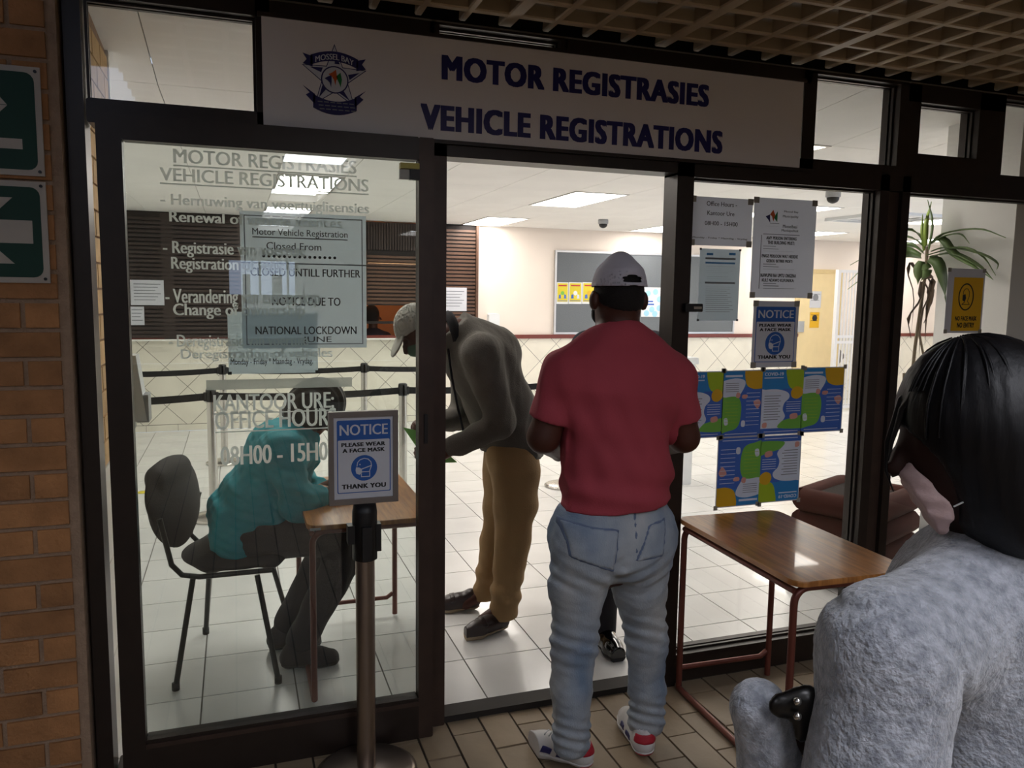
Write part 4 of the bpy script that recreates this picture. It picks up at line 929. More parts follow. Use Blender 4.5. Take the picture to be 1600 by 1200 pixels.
# ================================================================== PLANTER AND PLANT
pt=thing('log_planter','brown planter of stacked half round logs behind the glass','planter')
PA=Vector((3.04,.86)); PB=Vector((3.20,.50)); dd=(PA-PB); e1=dd.normalized(); e2=Vector((-e1.y,e1.x))*-1
PC=[PB,PB+e2*.50,PB+e2*.50+e1*.40,PB+e1*.40]
ctr=sum(PC,Vector((0,0)))/4
for k in range(4):
    z=.075+.128*k; rr_=.068; gr=1.04 if k==0 else 1.0
    for i in range(4):
        a,b=PC[i],PC[(i+1)%4]; a=ctr+(a-ctr)*gr; b=ctr+(b-ctr)*gr
        MB().tube([(a.x,a.y,z),(b.x,b.y,z)],rr_,12).build('log',POT,pt)
MB().add([(*(ctr+(p-ctr)*.93),.47) for p in PC]+[(*(ctr+(p-ctr)*.93),.50) for p in PC],[(3,2,1,0),(4,5,6,7),(0,1,5,4),(1,2,6,5),(2,3,7,6),(3,0,4,7)]).build('soil',SOIL,pt)
dp_=thing('dracaena_plant','tall dracaena with drooping leaves in the brown planter','plant')
PY=.66
b0=Vector((ctr.x,ctr.y,.49)); st=[b0,Vector(at(1424,600,PY)),Vector(at(1430,540,PY)),Vector(at(1440,470,PY)),Vector(at(1447,420,PY)),Vector(at(1449,385,PY))]
MB().tube(st,[.011,.010,.009,.009,.009,.009],8).build('stem',STEM,dp_)
MB().tube([b0+Vector((.05,.03,0)),Vector(at(1450,590,PY+.05)),Vector(at(1436,520,PY+.03)),Vector(at(1441,470,PY))],[.008,.007,.007,.006],8).build('stem',STEM,dp_)
MB().tube([b0+Vector((-.04,0,0)),Vector(at(1413,612,PY)),Vector(at(1413,583,PY))],[.011,.010,.009],8).build('cut_stem',STEM,dp_)
def leaf(pts,w,m,name='leaf',tw=0.0):
    pts=[Vector(p) for p in pts]; n=10; P_=[]
    for i in range(n+1):    # Catmull-Rom through pts
        u=i/n*(len(pts)-1); k=min(int(u),len(pts)-2); t=u-k; p1,p2=pts[k],pts[k+1]; p0=pts[k-1] if k>0 else p1*2-p2; p3=pts[k+2] if k+2<len(pts) else p2*2-p1
        P_.append(.5*(2*p1+(p2-p0)*t+(2*p0-5*p1+4*p2-p3)*t*t+(3*p1-p0-3*p2+p3)*t**3))
    v=[];f=[]
    for i,p in enumerate(P_):
        t=(P_[min(i+1,n)]-P_[max(i-1,0)]).normalized(); s=t.cross(Vector((0,0,1)))
        if s.length<.2: s=Vector((1,0,0))
        s=s.normalized(); s=Matrix.Rotation(tw,3,t)@s; u=i/n; hw=w*(.35+.65*math.sin(math.pi*min(1,u*1.15+.08)))*(1 if u<.75 else max(.02,(1-u)/.25)); nn=s.cross(t).normalized()
        v+=[p-s*hw,p+nn*hw*.25*-1,p+s*hw,p-nn*(hw*.25-.0015*-1)-nn*.002]
    for i in range(n):
        k=4*i; f+=[(k,k+1,k+5,k+4),(k+1,k+2,k+6,k+5),(k+3,k,k+4,k+7),(k+2,k+3,k+7,k+6)]
    MB().add(v,f,True).build(name,m,dp_)
T=Vector(at(1449,400,PY))
def L(pix,w,m,dy=0,tw=0.3):
    n=len(pix); pts=[]
    for i,(x,y) in enumerate(pix):
        q=at(x,y,PY+dy*i/(n-1))
        if q.x>3.42: d_=q-CAM; q=CAM+d_*(3.42/d_.x)
        pts.append(q)
    leaf(pts,w*1.5,m,'leaf',tw)
L([(1446,385),(1447,350),(1455,315)],.022,LEAFL,.02,1.2); L([(1444,392),(1441,360),(1442,335)],.016,LEAFL,-.02,1.2); L([(1452,390),(1458,350),(1450,312)],.016,LEAF,.0,.9)
L([(1455,378),(1480,362),(1530,357),(1572,371)],.012,LEAF,-.1,.2); L([(1455,392),(1480,385),(1530,395),(1558,410),(1557,421)],.011,LEAF,.1,.2); L([(1452,400),(1490,395),(1530,415),(1552,437)],.012,LEAF,-.15,.3)
L([(1460,372),(1475,375),(1490,395),(1520,415),(1552,437)],.014,LEAF,.12,.9); L([(1450,405),(1465,410),(1474,440),(1478,475)],.020,LEAF,-.1,1.0); L([(1446,380),(1430,360),(1405,362),(1372,395),(1326,440)],.015,LEAF,-.1,.2)
L([(1446,386),(1425,370),(1395,372),(1360,395),(1328,414)],.016,LEAF,.1,.3); L([(1444,395),(1425,382),(1398,392),(1365,420),(1324,452)],.017,LEAF,.05,.7); L([(1440,400),(1420,394),(1400,399),(1376,408)],.020,LEAF,-.05,1.2)
L([(1440,408),(1436,425),(1434,445)],.022,LEAF,0,1.2); L([(1446,412),(1448,425),(1438,440)],.018,LEAF,.05,1.2); L([(1450,383),(1475,368),(1500,365),(1515,380)],.010,LEAF,.2,.2); L([(1448,398),(1500,385),(1535,400),(1556,430)],.008,LEAF,-.2,.2)
for p,w_ in (([(1438,430),(1422,410),(1420,430),(1428,460),(1424,520)],.010),([(1440,440),(1436,470),(1420,495),(1424,528)],.016),([(1445,440),(1452,460),(1440,490),(1436,560)],.014),([(1443,435),(1458,432),(1455,450),(1448,490),(1445,540)],.016),([(1448,430),(1456,447),(1452,480),(1443,505)],.014)):
    leaf([at(x,y,PY-.02) for x,y in p],w_,LEAFD,'dead_leaf',.9)

# ================================================================== PEOPLE
def bb(pts,pad): 
    P=np.array(pts); return P.min(0)-pad,P.max(0)+pad
def nz(v): v=np.array(v,np.float32); return v/np.linalg.norm(v)
def patch(S,off,planes,name,m,par):
    T_=S.copy().off(off)
    for p,n in planes: T_.cut(p,n)
    return T_.mesh(name,m,par)
def wr(seed,amp,freq):      # soft cloth wrinkles
    g=np.random.default_rng(seed); W_=[(g.normal(size=3)*freq,g.uniform(0,6.28)) for _ in range(5)]
    def f(x,y,z):
        s=0
        for w_,p in W_: s=s+np.sin(x*w_[0]+y*w_[1]+z*w_[2]*1.2+p)
        return s*amp/2.2
    return f
def hand(S,w,fwd,thumb,pn,curl=.5,sc=1.0):
    """palm, four unequal bent fingers, thumb from the side of the palm; w wrist, fwd, thumb side, palm normal"""
    w=np.array(w,np.float32); f=nz(fwd); t=np.array(thumb,np.float32); t=nz(t-f*(t@f)); p=np.cross(f,t); p=p if p@np.array(pn)>0 else -p
    S.cap(w,w+f*.045*sc,.026*sc,.034*sc,.02,flat=(p,.55)); S.cap(w+f*.045*sc,w+f*.088*sc,.036*sc,.036*sc,.015,flat=(p,.45))
    for k,(o,l) in enumerate(((.028,.072),(.009,.08),(-.010,.075),(-.028,.06))):
        a=w+f*.085*sc+t*o*sc; d1=nz(f*math.cos(curl)+p*math.sin(curl)); d2=nz(f*math.cos(curl*2.1)+p*math.sin(curl*2.1)); d3=nz(f*math.cos(curl*2.9)+p*math.sin(curl*2.9))
        b=a+d1*l*.48*sc; c=b+d2*l*.32*sc; e=c+d3*l*.24*sc
        S.chain([a,b,c,e],[.0095*sc,.009*sc,.0085*sc,.007*sc],.004)
    a=w+f*.03*sc+t*.028*sc; b=a+nz(t*.8+f*.7+p*.3)*.04*sc; c=b+nz(t*.25+f*.9+p*.5)*.032*sc
    S.chain([a,b,c],[.014*sc,.0105*sc,.008*sc],.008)
def shoe(par,heel,toe,kind,res=.005):
    h=V3(heel[0],heel[1],0); t=V3(toe[0],toe[1],0); d=nz(t-h); L_=float(np.linalg.norm(t-h)); s=V3(-d[1],d[0],0); z=V3(0,0,1)
    S=SDF(*bb([h-.06,t+.06,h+z*.16],.03),res)
    W_=.038 if kind!='boot' else .04; hh=.075 if kind=='sneaker' else .065
    S.chain([h+d*.036+z*.045,h+d*L_*.42+z*.045,h+d*(L_-.09)+z*.034,h+d*(L_-.045)+z*.030],[W_-.002,W_,W_+.004,W_-.002],.02)
    S.cap(h+d*.04+z*.05,h+d*.045+z*(hh+.012),W_-.002,W_-.004,.02); S.cap(h+d*.07+z*.06,h+d*L_*.55+z*.05,W_-.008,W_-.01,.03)
    if kind=='boot': S.cap(h+d*.045+z*.06,h+d*.045+z*.15,W_,W_+.004,.02)
    body=S.copy(); S.cut((0,0,.014),(0,0,-1))
    if kind=='sneaker':
        o=V3(*h)+d*.045+z*.11; S.cap(o,o+z*.05,.028,.03,mode='sub')
    S.mesh('upper',{'sneaker':SNEAK,'loafer':LEATHER,'boot':POLISH,'dark':DARKT}[kind],par)
    so=body.copy().off(.004); so.cut((0,0,.022 if kind!='sneaker' else .028),(0,0,1)); so.cut((0,0,.0),(0,0,-1)); so.mesh('sole',{'sneaker':SNEAK,'loafer':SOLE,'boot':BLK,'dark':BLK}[kind],par)
    if kind=='sneaker':
        patch(body,.003,[(h+d*.032,d),((0,0,.058),(0,0,-1)),((0,0,.088),(0,0,1))],'heel_patch',REDP,par)
        patch(body,.0055,[(h+d*.03,d),((0,0,.012),(0,0,-1)),((0,0,.024),(0,0,1))],'sole_patch',REDP,par)
        for a,b,c in ((.085,.13,.0),(.15,.19,.012)): patch(body,.003,[(h+d*b,d+z*.35),(h+d*a,-d-z*.35),((0,0,.034),(0,0,-1)),((0,0,.058),(0,0,1))],'side_stripe',NAVYP,par)
        for k in range(4): patch(body,.004,[(h+d*(.125+.018*k),d),(h+d*(.119+.018*k),-d),((0,0,.062),(0,0,-1)),(h+s*.02,s),(h-s*.02,-s)],'lace',BIN,par)
    if kind=='loafer':
        patch(body,.003,[(h+d*L_*.62,d),(h+d*L_*.52,-d),((0,0,.055),(0,0,-1))],'strap',LEATHER,par)
def person(label): return thing('person',label,'person')

# ------------------------------------------------------------------ man in the red shirt, seen from behind
R_=person('man in red t-shirt, faded jeans and white cap seen from behind')
Ym=-.46
hipL,kneL,ankL=A(911,850,Ym),A(898,1000,Ym+.01),A(893,1150,Ym+.0); hipR,kneR,ankR=A(1003,850,Ym),A(1010,1000,Ym+.03),A(1009,1125,Ym+.05)
shL,shR=A(880,584,Ym),A(1055,590,Ym); elL,elR=A(849,683,Ym+.02),A(1069,683,Ym+.02); waL,waR=A(872,706,Ym+.26),A(1036,700,Ym+.26)
nk=A(966,520,Ym+.01); hc=A(966,463,Ym+.03); che=A(964,610,Ym); wai=A(963,760,Ym); pel=A(958,845,Ym)
lo,hi=V3(.62,-.85,-.01),V3(1.75,.15,1.80)
B=SDF(lo,hi,.008)
B.chain([hipL,kneL,ankL],[.085,.058,.042],.03); B.chain([hipR,kneR,ankR],[.085,.058,.042],.03); B.cap(pel,wai,.15,.145,.06,flat=((0,1,0),.7)); B.cap(wai,che,.145,.17,.06,flat=((0,1,0),.62))
B.cap(shL,shR,.06,.06,.06); B.cap(nk,shL,.05,.05,.05); B.cap(nk,shR,.05,.05,.05)
for s_,e_,w_ in ((shL,elL,waL),(shR,elR,waR)): B.chain([s_,e_],[.058,.050],.03); B.chain([e_,w_],[.050,.030],.02)
B.cap(ankL,ankL-V3(0,-.08,.09),.036,.03,.02); B.cap(ankR,ankR-V3(0,-.08,.06),.036,.03,.02)
B.cap(nk-V3(0,0,.03),hc-V3(0,0,.05),.066,.060,.03); B.ell(hc,(.076,.094,.112),.02); B.ell(hc+V3(0,.02,-.07),(.058,.07,.055),.03)
B.cap(hc+V3(0,.10,-.02),hc+V3(0,.108,-.045),.012,.016,.015)        # nose
for s_ in (-1,1): B.ell(hc+V3(s_*.089,-.006,-.014),(.014,.022,.033),.006); B.ell(hc+V3(s_*.03,.083,.0),(.016,.012,.01),.01,mode='sub')
B.ell(hc+V3(0,.09,-.068),(.028,.012,.010),.01)
hand(B,waL,(.45,.85,0),(0,.2,1),(1,0,0),.5); hand(B,waR,(-.45,.85,0),(0,.2,1),(-1,0,0),.5)
B.mesh('body',SKIND,R_)
H_=SDF(hc-.16,hc+.16,.006); H_.ell(hc+V3(0,-.004,.006),(.079,.095,.112),0); H_.cut(hc+V3(0,-.05,-.035),(0,.35,-1)); H_.cut(hc+V3(0,.05,0),(0,1,-.2)); H_.mesh('hair',HAIRS,R_)
cp=hc+V3(0,-.004,.018)
K=SDF(cp-.26,cp+.30,.005); K.ell(cp,(.0865,.108,.112),0); K.cap(cp+V3(-.002,-.01,.07),cp+V3(-.002,-.01,.095),.05,.02,.05)
K.cut(cp+V3(0,0,.012),(0,-.03,-1)); inner=SDF(cp-.26,cp+.30,.005); inner.ell(cp,(.081,.102,.106),0); K.minus(inner)
K.cap(cp+V3(-.032,-.102,.040),cp+V3(.032,-.102,.040),.0125,mode='sub'); K.cap(cp+V3(-.014,-.104,.048),cp+V3(.014,-.104,.048),.014,mode='sub')
K.mesh('cap',CAPW,R_)
Kb=SDF(cp-.26,cp+.30,.006); Kb.ell(cp+V3(.012,.09,.02),(.055,.07,.012),0); Kb.cut(cp+V3(0,.095,0),(0,-1,0)); Kb.mesh('cap_peak',CAPW,R_)
pk=SDF(hc-.2,hc+.2,.006); pk.ell(hc+V3(0,.03,-.06),(.072,.078,.05),0); pk.cut(hc+V3(0,.035,0),(0,-1,0)); pk.mesh('face_mask',MASKK,R_)
mb=MB()
for s_ in (-1,1): mb.tube([Vector(hc+V3(s_*.074,.04,-.05)),Vector(hc+V3(s_*.088,-.018,-.02)),Vector(hc+V3(s_*.086,-.02,.01)),Vector(hc+V3(s_*.08,.02,.015))],.002,6)
mb.build('mask_loop',MASKK,R_)
T=SDF(lo,hi,.007)
T.cap(pel+V3(0,0,.01),wai,.172,.172,.05,flat=((0,1,0),.74)); T.cap(wai,che,.172,.196,.06,flat=((0,1,0),.66)); T.cap(che,A(966,590,Ym),.190,.15,.05,flat=((0,1,0),.6))
T.cap(shL+V3(.01,0,-.005),shR+V3(-.01,0,-.005),.066,.066,.05); T.cap(nk+V3(0,0,-.016),shL,.064,.064,.04); T.cap(nk+V3(0,0,-.016),shR,.064,.064,.04)
slL=shL+(elL-shL)*.74; slR=shR+(elR-shR)*.70
T.cap(shL,slL+(elL-shL)*.2,.066,.064,.03); T.cap(shR,slR+(elR-shR)*.2,.066,.064,.03)
T.disp(wr(3,.0035,24)); T.disp(lambda x,y,z:.003*np.exp(-((z-1.15)/.12)**2)*np.sin(x*75+z*35)); T.disp(lambda x,y,z: .006*np.exp(-((z-.97)/.05)**2)*np.sin((z*60+x*14)))
dl=nz(elL-shL); dr_=nz(elR-shR)
def cutsleeve(S,p,n,cx,sgn):
    sl,x,y,z=S.win(S.lo,S.lo+S.n*S.res,0); g=((x-p[0])*n[0]+(y-p[1])*n[1]+(z-p[2])*n[2]); m=((x-cx)*sgn>0)&(g>-1); S.d=np.where(m,np.maximum(S.d,g),S.d).astype(np.float32)
cutsleeve(T,slL,dl,float(A(881,650,Ym)[0]),-1); cutsleeve(T,slR,dr_,float(A(1056,650,Ym)[0]),1)
hem=A(962,806,Ym-.12); T.cut(hem,(.06,.10,-1)); T.cut(nk+V3(0,0,.022),(0,.45,1))
T.mesh('t_shirt',RED,R_)
col=MB(); cpts=[Vector(nk+V3(.069*math.cos(a),.004+.069*math.sin(a),.016+.012*-math.sin(a))) for a in np.linspace(0,2*math.pi,25)]; col.tube(cpts,.007,6,cap=False); col.build('collar',RED,R_)
J=SDF(lo,hi,.007)
J.cap(A(915,835,Ym),A(1000,835,Ym),.125,.125,.05,flat=((0,1,0),.95)); J.cap(pel+V3(0,0,.05),pel+V3(0,0,.14),.168,.165,.05,flat=((0,1,0),.72))
J.chain([hipL,A(903,915,Ym),kneL,A(892,1080,Ym),ankL+V3(0,0,-.02)],[.105,.092,.074,.062,.064],.03); J.chain([hipR,A(1000,915,Ym),kneR,A(1011,1075,Ym+.04),ankR],[.105,.088,.072,.061,.065],.03)
J.cap(A(925,868,Ym-.05),A(925,872,Ym-.05),.085,.085,.05); J.cap(A(992,868,Ym-.05),A(992,872,Ym-.05),.085,.085,.05)
J.disp(wr(5,.003,30)); J.disp(wr(6,.0018,60)); J.disp(lambda x,y,z: .0045*np.exp(-((z-.47)/.08)**2)*np.sin(z*130+x*45+y*25)+.0055*np.exp(-((z-.15)/.06)**2)*np.sin(z*165+x*50+y*30)+.004*np.exp(-((z-.70)/.05)**2)*np.sin(z*120-np.abs(x-1.15)*60))
J.cut(ankL-V3(0,0,.065),(0,0,-1)); cutsleeve(J,ankR-V3(0,0,.045),V3(0,0,-1),float(A(955,1100,Ym)[0]),1); J.cut(pel+V3(0,0,.13),(0,0,1))
J.mesh('jeans',JEANS,R_)
def pocket(px4):
    P4=[A(x,y,-.62) for x,y in px4]; planes=[]
    for i in range(4):
        a,b=P4[i],P4[(i+1)%4]; e=b-a; n=nz((e[2],0,-e[0])); c=sum(P4)/4
        if n@(c-a)>0: n=-n
        planes.append((a,n))
    sp=[(p+n*.004,n) for p,n in planes]+[(pel,(0,1,0))]
    patch(J,.003,sp,'pocket_seam',JSEAM,R_); patch(J,.006,[(p-n*.001,n) for p,n in planes]+[(pel,(0,1,0))],'back_pocket',JEANS,R_)
pocket([(899,828),(974,834),(964,896),(905,880)]); pocket([(1024,826),(1052,818),(1044,872),(1000,880)])
patch(J,.002,[(A(998,850,-.6),(1,0,0)),(A(994,850,-.6),(-1,0,0)),(pel,(0,1,0)),(A(960,872,-.6),(0,0,-1))],'centre_seam',JSEAM,R_)
shoe(R_,(1.105,-.478),(.925,-.262),'sneaker'); shoe(R_,(1.308,-.485),(1.365,-.205),'sneaker')

# ------------------------------------------------------------------ person in dark uniform standing behind him
U_=person('person in dark navy uniform and polished black boots, mostly hidden behind the man in red'); Yu=.48
h1,k1,a1=A(985,760,Yu),V3(1.565,.42,.48),V3(1.56,.40,.10); h2,k2,a2=A(935,760,Yu+.02),A(935,885,Yu+.02),A(930,990,Yu+.06)
s1,s2=A(918,543,Yu),A(1022,543,Yu); n_=A(968,517,Yu); c_=A(968,465,Yu)
lo,hi=V3(1.0,-.02,-.01),V3(2.1,.95,1.85); B=SDF(lo,hi,.012)
B.chain([h1,k1,a1],[.08,.06,.045],.03); B.chain([h2,k2,a2],[.08,.06,.045],.03); B.cap(A(960,755,Yu),A(966,600,Yu),.14,.16,.05,flat=((0,1,0),.65)); B.cap(s1,s2,.06,.06,.05); B.cap(n_,c_,.06,.06,.03); B.ell(c_,(.075,.092,.112),.02); B.cap(c_+V3(0,-.095,-.02),c_+V3(0,-.105,-.045),.012,.015,.015)
for s_,e_ in ((s1,A(905,640,Yu+.05)),(s2,A(1035,640,Yu+.05))):
    w_=e_+V3(.10 if s_ is s1 else -.10,-.16,-.02); B.chain([s_,e_,w_],[.055,.045,.03],.02); hand(B,w_,(.3 if s_ is s1 else -.3,-.9,0),(0,0,1),(0,0,-1),.5)
B.mesh('body',SKIND,U_)
T=SDF(lo,hi,.012); T.cap(A(960,740,Yu),A(966,600,Yu),.165,.18,.05,flat=((0,1,0),.68)); T.cap(s1,s2,.07,.07,.05); T.cap(n_-V3(0,0,.02),s1,.05,.06,.04); T.cap(n_-V3(0,0,.02),s2,.05,.06,.04); T.cap(s1,A(905,635,Yu+.05),.065,.055,.03); T.cap(s2,A(1035,635,Yu+.05),.065,.055,.03); T.cut(A(960,750,Yu),(0,0,-1)); T.mesh('uniform_shirt',UNIF,U_)
T=SDF(lo,hi,.012); T.chain([h1,k1,a1-V3(0,0,.03)],[.10,.078,.066],.03); T.chain([h2,k2,a2-V3(0,0,.03)],[.10,.078,.066],.03); T.cap(A(930,755,Yu),A(990,755,Yu),.115,.115,.05); T.cut(a1-V3(0,0,.04),(0,0,-1)); T.mesh('trousers',MATS['trousers_dark'],U_)
H_=SDF(c_-.16,c_+.16,.01); H_.ell(c_+V3(0,.006,.008),(.079,.096,.114),0); H_.cut(c_+V3(0,0,.01),(0,-.6,-1)); H_.mesh('hair',HAIRS,U_)
mk=SDF(c_-.2,c_+.2,.01); mk.ell(c_+V3(0,-.03,-.055),(.07,.078,.05),0); mk.cut(c_+V3(0,-.035,0),(0,1,0)); mk.mesh('face_mask',BIN,U_)
shoe(U_,(1.565,.455),(1.552,.185),'boot',.006); shoe(U_,(a2[0]+.0,a2[1]+.06),(a2[0]-.02,a2[1]-.20),'boot',.006)

# ------------------------------------------------------------------ man bending forward
M_=person('man in grey fleece and tan trousers bending forward inside the doorway'); Yb=.86
hn,kn,an=A(805,735,Yb-.11),A(800,850,Yb-.13),A(786,950,Yb-.17); hf,kf,af=A(788,735,Yb+.10),A(776,850,Yb+.11),A(757,925,Yb+.09)
pe=A(797,705,Yb); mi=A(782,635,Yb); chs=A(752,565,Yb); nb_=A(716,522,Yb); hd_=A(655,515,Yb-.01)
shn,shf=A(752,553,Yb-.20),A(735,548,Yb+.19); eln,elf=A(782,662,Yb-.24),A(722,650,Yb+.24); wn,wf=A(694,706,Yb-.17),A(676,664,Yb+.10)
lo,hi=V3(.55,.30,-.01),V3(1.62,1.35,1.68)
fd=nz(V3(-.80,0,-.60)); upd=nz(V3(-.60,0,.80)); sd=V3(0,1,0); RM=np.stack([fd,sd,upd],1)       # head axes: forward, side, up
B=SDF(lo,hi,.008)
B.chain([hn,kn,an],[.085,.06,.042],.03); B.chain([hf,kf,af],[.085,.06,.042],.03); B.chain([pe,mi,chs],[.115,.12,.13],.06,flat=((0,1,0),1.3)); B.cap(chs,nb_,.12,.07,.05); B.cap(shn,shf,.06,.06,.05)
B.chain([shn,eln,wn],[.055,.045,.03],.02); B.chain([shf,elf,wf],[.055,.045,.03],.02); B.cap(nb_,hd_-upd*.06,.062,.058,.03)
B.ell(hd_,(.094,.076,.112),.02,R=RM); B.ell(hd_+fd*.02-upd*.07,(.07,.058,.055),.03,R=RM); B.cap(hd_+fd*.10-upd*.02,hd_+fd*.108-upd*.045,.011,.016,.014)
for s_ in (-1,1): B.ell(hd_+sd*(s_*.079)-upd*.01,(.022,.012,.033),.006,R=RM); B.ell(hd_+fd*.085+sd*(s_*.03),(.012,.016,.01),.01,'sub',R=RM)
for a_,d_ in ((an,V3(-.1,0,-.05)),(af,V3(-.1,0,-.05))): B.cap(a_,a_+d_,.036,.03,.02)
hand(B,wn,nz(V3(-.85,.25,-.1)),(0,.2,1),(0,1,-.3),.45); hand(B,wf,nz(V3(-.85,-.3,.0)),(0,-.2,1),(0,-1,-.3),.5)
B.mesh('body',SKIND,M_)
T=SDF(lo,hi,.008); T.chain([pe+V3(.01,0,.0),mi,chs],[.150,.155,.165],.06,flat=((0,1,0),1.28)); T.cap(chs,nb_,.16,.085,.06); T.cap(shn,shf,.085,.085,.06); T.cap(nb_,nb_+fd*.03+upd*.035,.08,.078,.02); T.cap(nb_+V3(.02,0,0),A(768,548,Yb),.09,.125,.06,flat=((0,1,0),1.3))
for s_,e_,w_ in ((shn,eln,wn),(shf,elf,wf)): T.chain([s_,e_],[.088,.066],.04); T.chain([e_,w_-(w_-e_)*.06],[.066,.048],.03)
T.disp(wr(8,.0035,22)); T.disp(wr(18,.0012,60)); hm=A(790,706,Yb); T.cut(hm,(-.12,0,-1))
cut_=nb_+fd*.04+upd*.05; 
sl,x,y,z=T.win(nb_-.14,nb_+.2,0); g=((x-cut_[0])*upd[0]+(z-cut_[2])*upd[2]+0*y); T.d[sl]=np.where((x<nb_[0]+.02)&(z>nb_[2]-.12),np.maximum(T.d[sl],g),T.d[sl])
for w_,e_ in ((wn,eln),(wf,elf)):
    n=nz(w_-e_); sl,x,y,z=T.win(np.minimum(w_,e_)-.08,np.maximum(w_,e_)+.1,0); p=w_-n*.012; g=(x-p[0])*n[0]+(y-p[1])*n[1]+(z-p[2])*n[2]; T.d[sl]=np.where(x<max(w_[0],e_[0])-.03,np.maximum(T.d[sl],g),T.d[sl])
T.mesh('fleece_jacket',FLEECE,M_)
nd=nz(hd_-nb_); q1=nz(np.cross(nd,V3(0,1,0))); q2=np.cross(nd,q1); cc0=nb_+nd*.045-upd*.01
MB().tube([Vector(cc0+(q1*math.cos(t_)*.088+q2*math.sin(t_)*.085)-nd*.025*math.cos(t_)) for t_ in np.linspace(0,2*math.pi,29)],.024,10,cap=False).build('collar',FLEECED,M_)
zp=[Vector(v) for v in (A(700,545,Yb-.06),A(706,590,Yb-.09),A(716,640,Yb-.10),A(728,690,Yb-.09))]; MB().tube(zp,.006,6).build('zip',FLEECED,M_)
T=SDF(lo,hi,.008); T.cap(A(800,712,Yb-.08),A(795,712,Yb+.08),.125,.125,.05); T.chain([hn,A(806,790,Yb-.12),kn,an-V3(0,0,.03)],[.118,.102,.082,.068],.03); T.chain([hf,A(786,790,Yb+.10),kf,af-V3(0,0,.03)],[.112,.098,.078,.066],.03)
T.disp(wr(9,.0035,18)); T.disp(lambda x,y,z:.006*np.exp(-((z-.18)/.1)**2)*np.sin(z*70+x*20)); T.cut(pe+V3(0,0,.09),(0,0,1)); T.cut(an-V3(0,0,.045),(.1,0,-1)); T.mesh('trousers',TAN,M_)
K=SDF(hd_-.3,hd_+.3,.006); cc_=hd_+upd*.018; K.ell(cc_,(.108,.09,.112),0,R=RM); K.cut(cc_+upd*.005,-upd); ki=SDF(hd_-.3,hd_+.3,.006); ki.ell(cc_,(.102,.084,.106),0,R=RM); K.minus(ki); K.mesh('cap',CAPG,M_)
K=SDF(hd_-.3,hd_+.3,.005); pd=nz(fd*.85-upd*.5); pu=nz(upd*.85+fd*.5); RP=np.stack([pd,sd,pu],1); K.ell(cc_+fd*.098+upd*.004+pd*.02,(.075,.075,.011),0,R=RP); K.cut(cc_+fd*.088,-fd); K.mesh('cap_peak',CAPG,M_)
mk=SDF(hd_-.2,hd_+.2,.007); mk.ell(hd_+fd*.03-upd*.058,(.08,.070,.05),0,R=RM); mk.cut(hd_+fd*.03,-fd); mk.mesh('face_mask',MASKG,M_)
hr=SDF(hd_-.2,hd_+.2,.008); hr.ell(hd_-fd*.003+upd*.004,(.096,.0785,.113),0,R=RM); hr.cut(hd_-fd*.01-upd*.04,-upd); hr.cut(hd_+fd*.02,fd); hr.mesh('hair',HAIRS,M_)
ff=lambda a: (float(a[0]),float(a[1]))
shoe(M_,(1.205,.70),(.945,.615),'loafer'); shoe(M_,(1.145,.96),(.895,.995),'loafer')
gp=thing('green_paper','folded green paper in the hands of the bending man','paper')
pA=Vector(A(640,690,Yb-.05)); pB=Vector(A(706,716,Yb-.12))
MB().add([pA+Vector((-.02,.05,.06)),pA+Vector((.05,-.03,.05)),pB+Vector((.02,-.02,-.015)),pB+Vector((-.10,.06,-.03)),pA+Vector((-.02,.05,.0585)),pA+Vector((.05,-.03,.0485)),pB+Vector((.02,-.02,-.0165)),pB+Vector((-.10,.06,-.0315))],[(0,1,2,3),(7,6,5,4),(0,4,5,1),(1,5,6,2),(2,6,7,3),(3,7,4,0)]).build('sheet',GREENP,gp)

# ------------------------------------------------------------------ seated person writing
S_=person('person in teal shirt seated on the black chair, writing'); Ys=.76
pe=V3(.035,Ys,.62); mi=A(408,775,Ys); chs=A(444,705,Ys); nb_=A(474,672,Ys); hd_=A(497,636,Ys)
shn,shf=A(440,705,Ys-.17),A(450,700,Ys+.17); eln,elf=A(468,790,Ys-.24),A(478,780,Ys+.22); wn,wf=V3(.46,.64,.765),V3(.47,.80,.765)
hn,hf=V3(.07,Ys-.10,.585),V3(.06,Ys+.10,.585); kn,kf=V3(.475,.635,.545),V3(.45,.89,.53); an,af=V3(.215,.605,.095),V3(.17,.80,.095)
lo,hi=V3(-.30,.28,-.01),V3(.85,1.25,1.42); fd=nz(V3(.74,0,-.67)); upd=nz(V3(.67,0,.74)); RM=np.stack([fd,sd,upd],1)
B=SDF(lo,hi,.008); B.chain([pe,mi,chs],[.12,.115,.12],.06,flat=((0,1,0),1.3)); B.cap(chs,nb_,.11,.06,.04); B.cap(shn,shf,.058,.058,.05); B.chain([shn,eln,wn],[.052,.042,.028],.02); B.chain([shf,elf,wf],[.052,.042,.028],.02)
B.chain([hn,kn,an],[.085,.062,.04],.03); B.chain([hf,kf,af],[.085,.062,.04],.03); B.cap(an,an+V3(.08,0,-.05),.034,.03,.02); B.cap(af,af+V3(.08,0,-.05),.034,.03,.02)
B.cap(nb_,hd_-upd*.06,.055,.052,.03); B.ell(hd_,(.092,.074,.108),.02,R=RM); B.ell(hd_+fd*.02-upd*.07,(.065,.056,.05),.03,R=RM); B.cap(hd_+fd*.098-upd*.02,hd_+fd*.104-upd*.042,.01,.014,.014)
hand(B,wn,nz(V3(.9,.3,-.05)),(0,.9,.3),(0,.1,-1),.35,.92); hand(B,wf,nz(V3(.9,-.3,-.05)),(0,-.9,.3),(0,-.1,-1),.3,.92)
B.mesh('body',SKINM,S_)
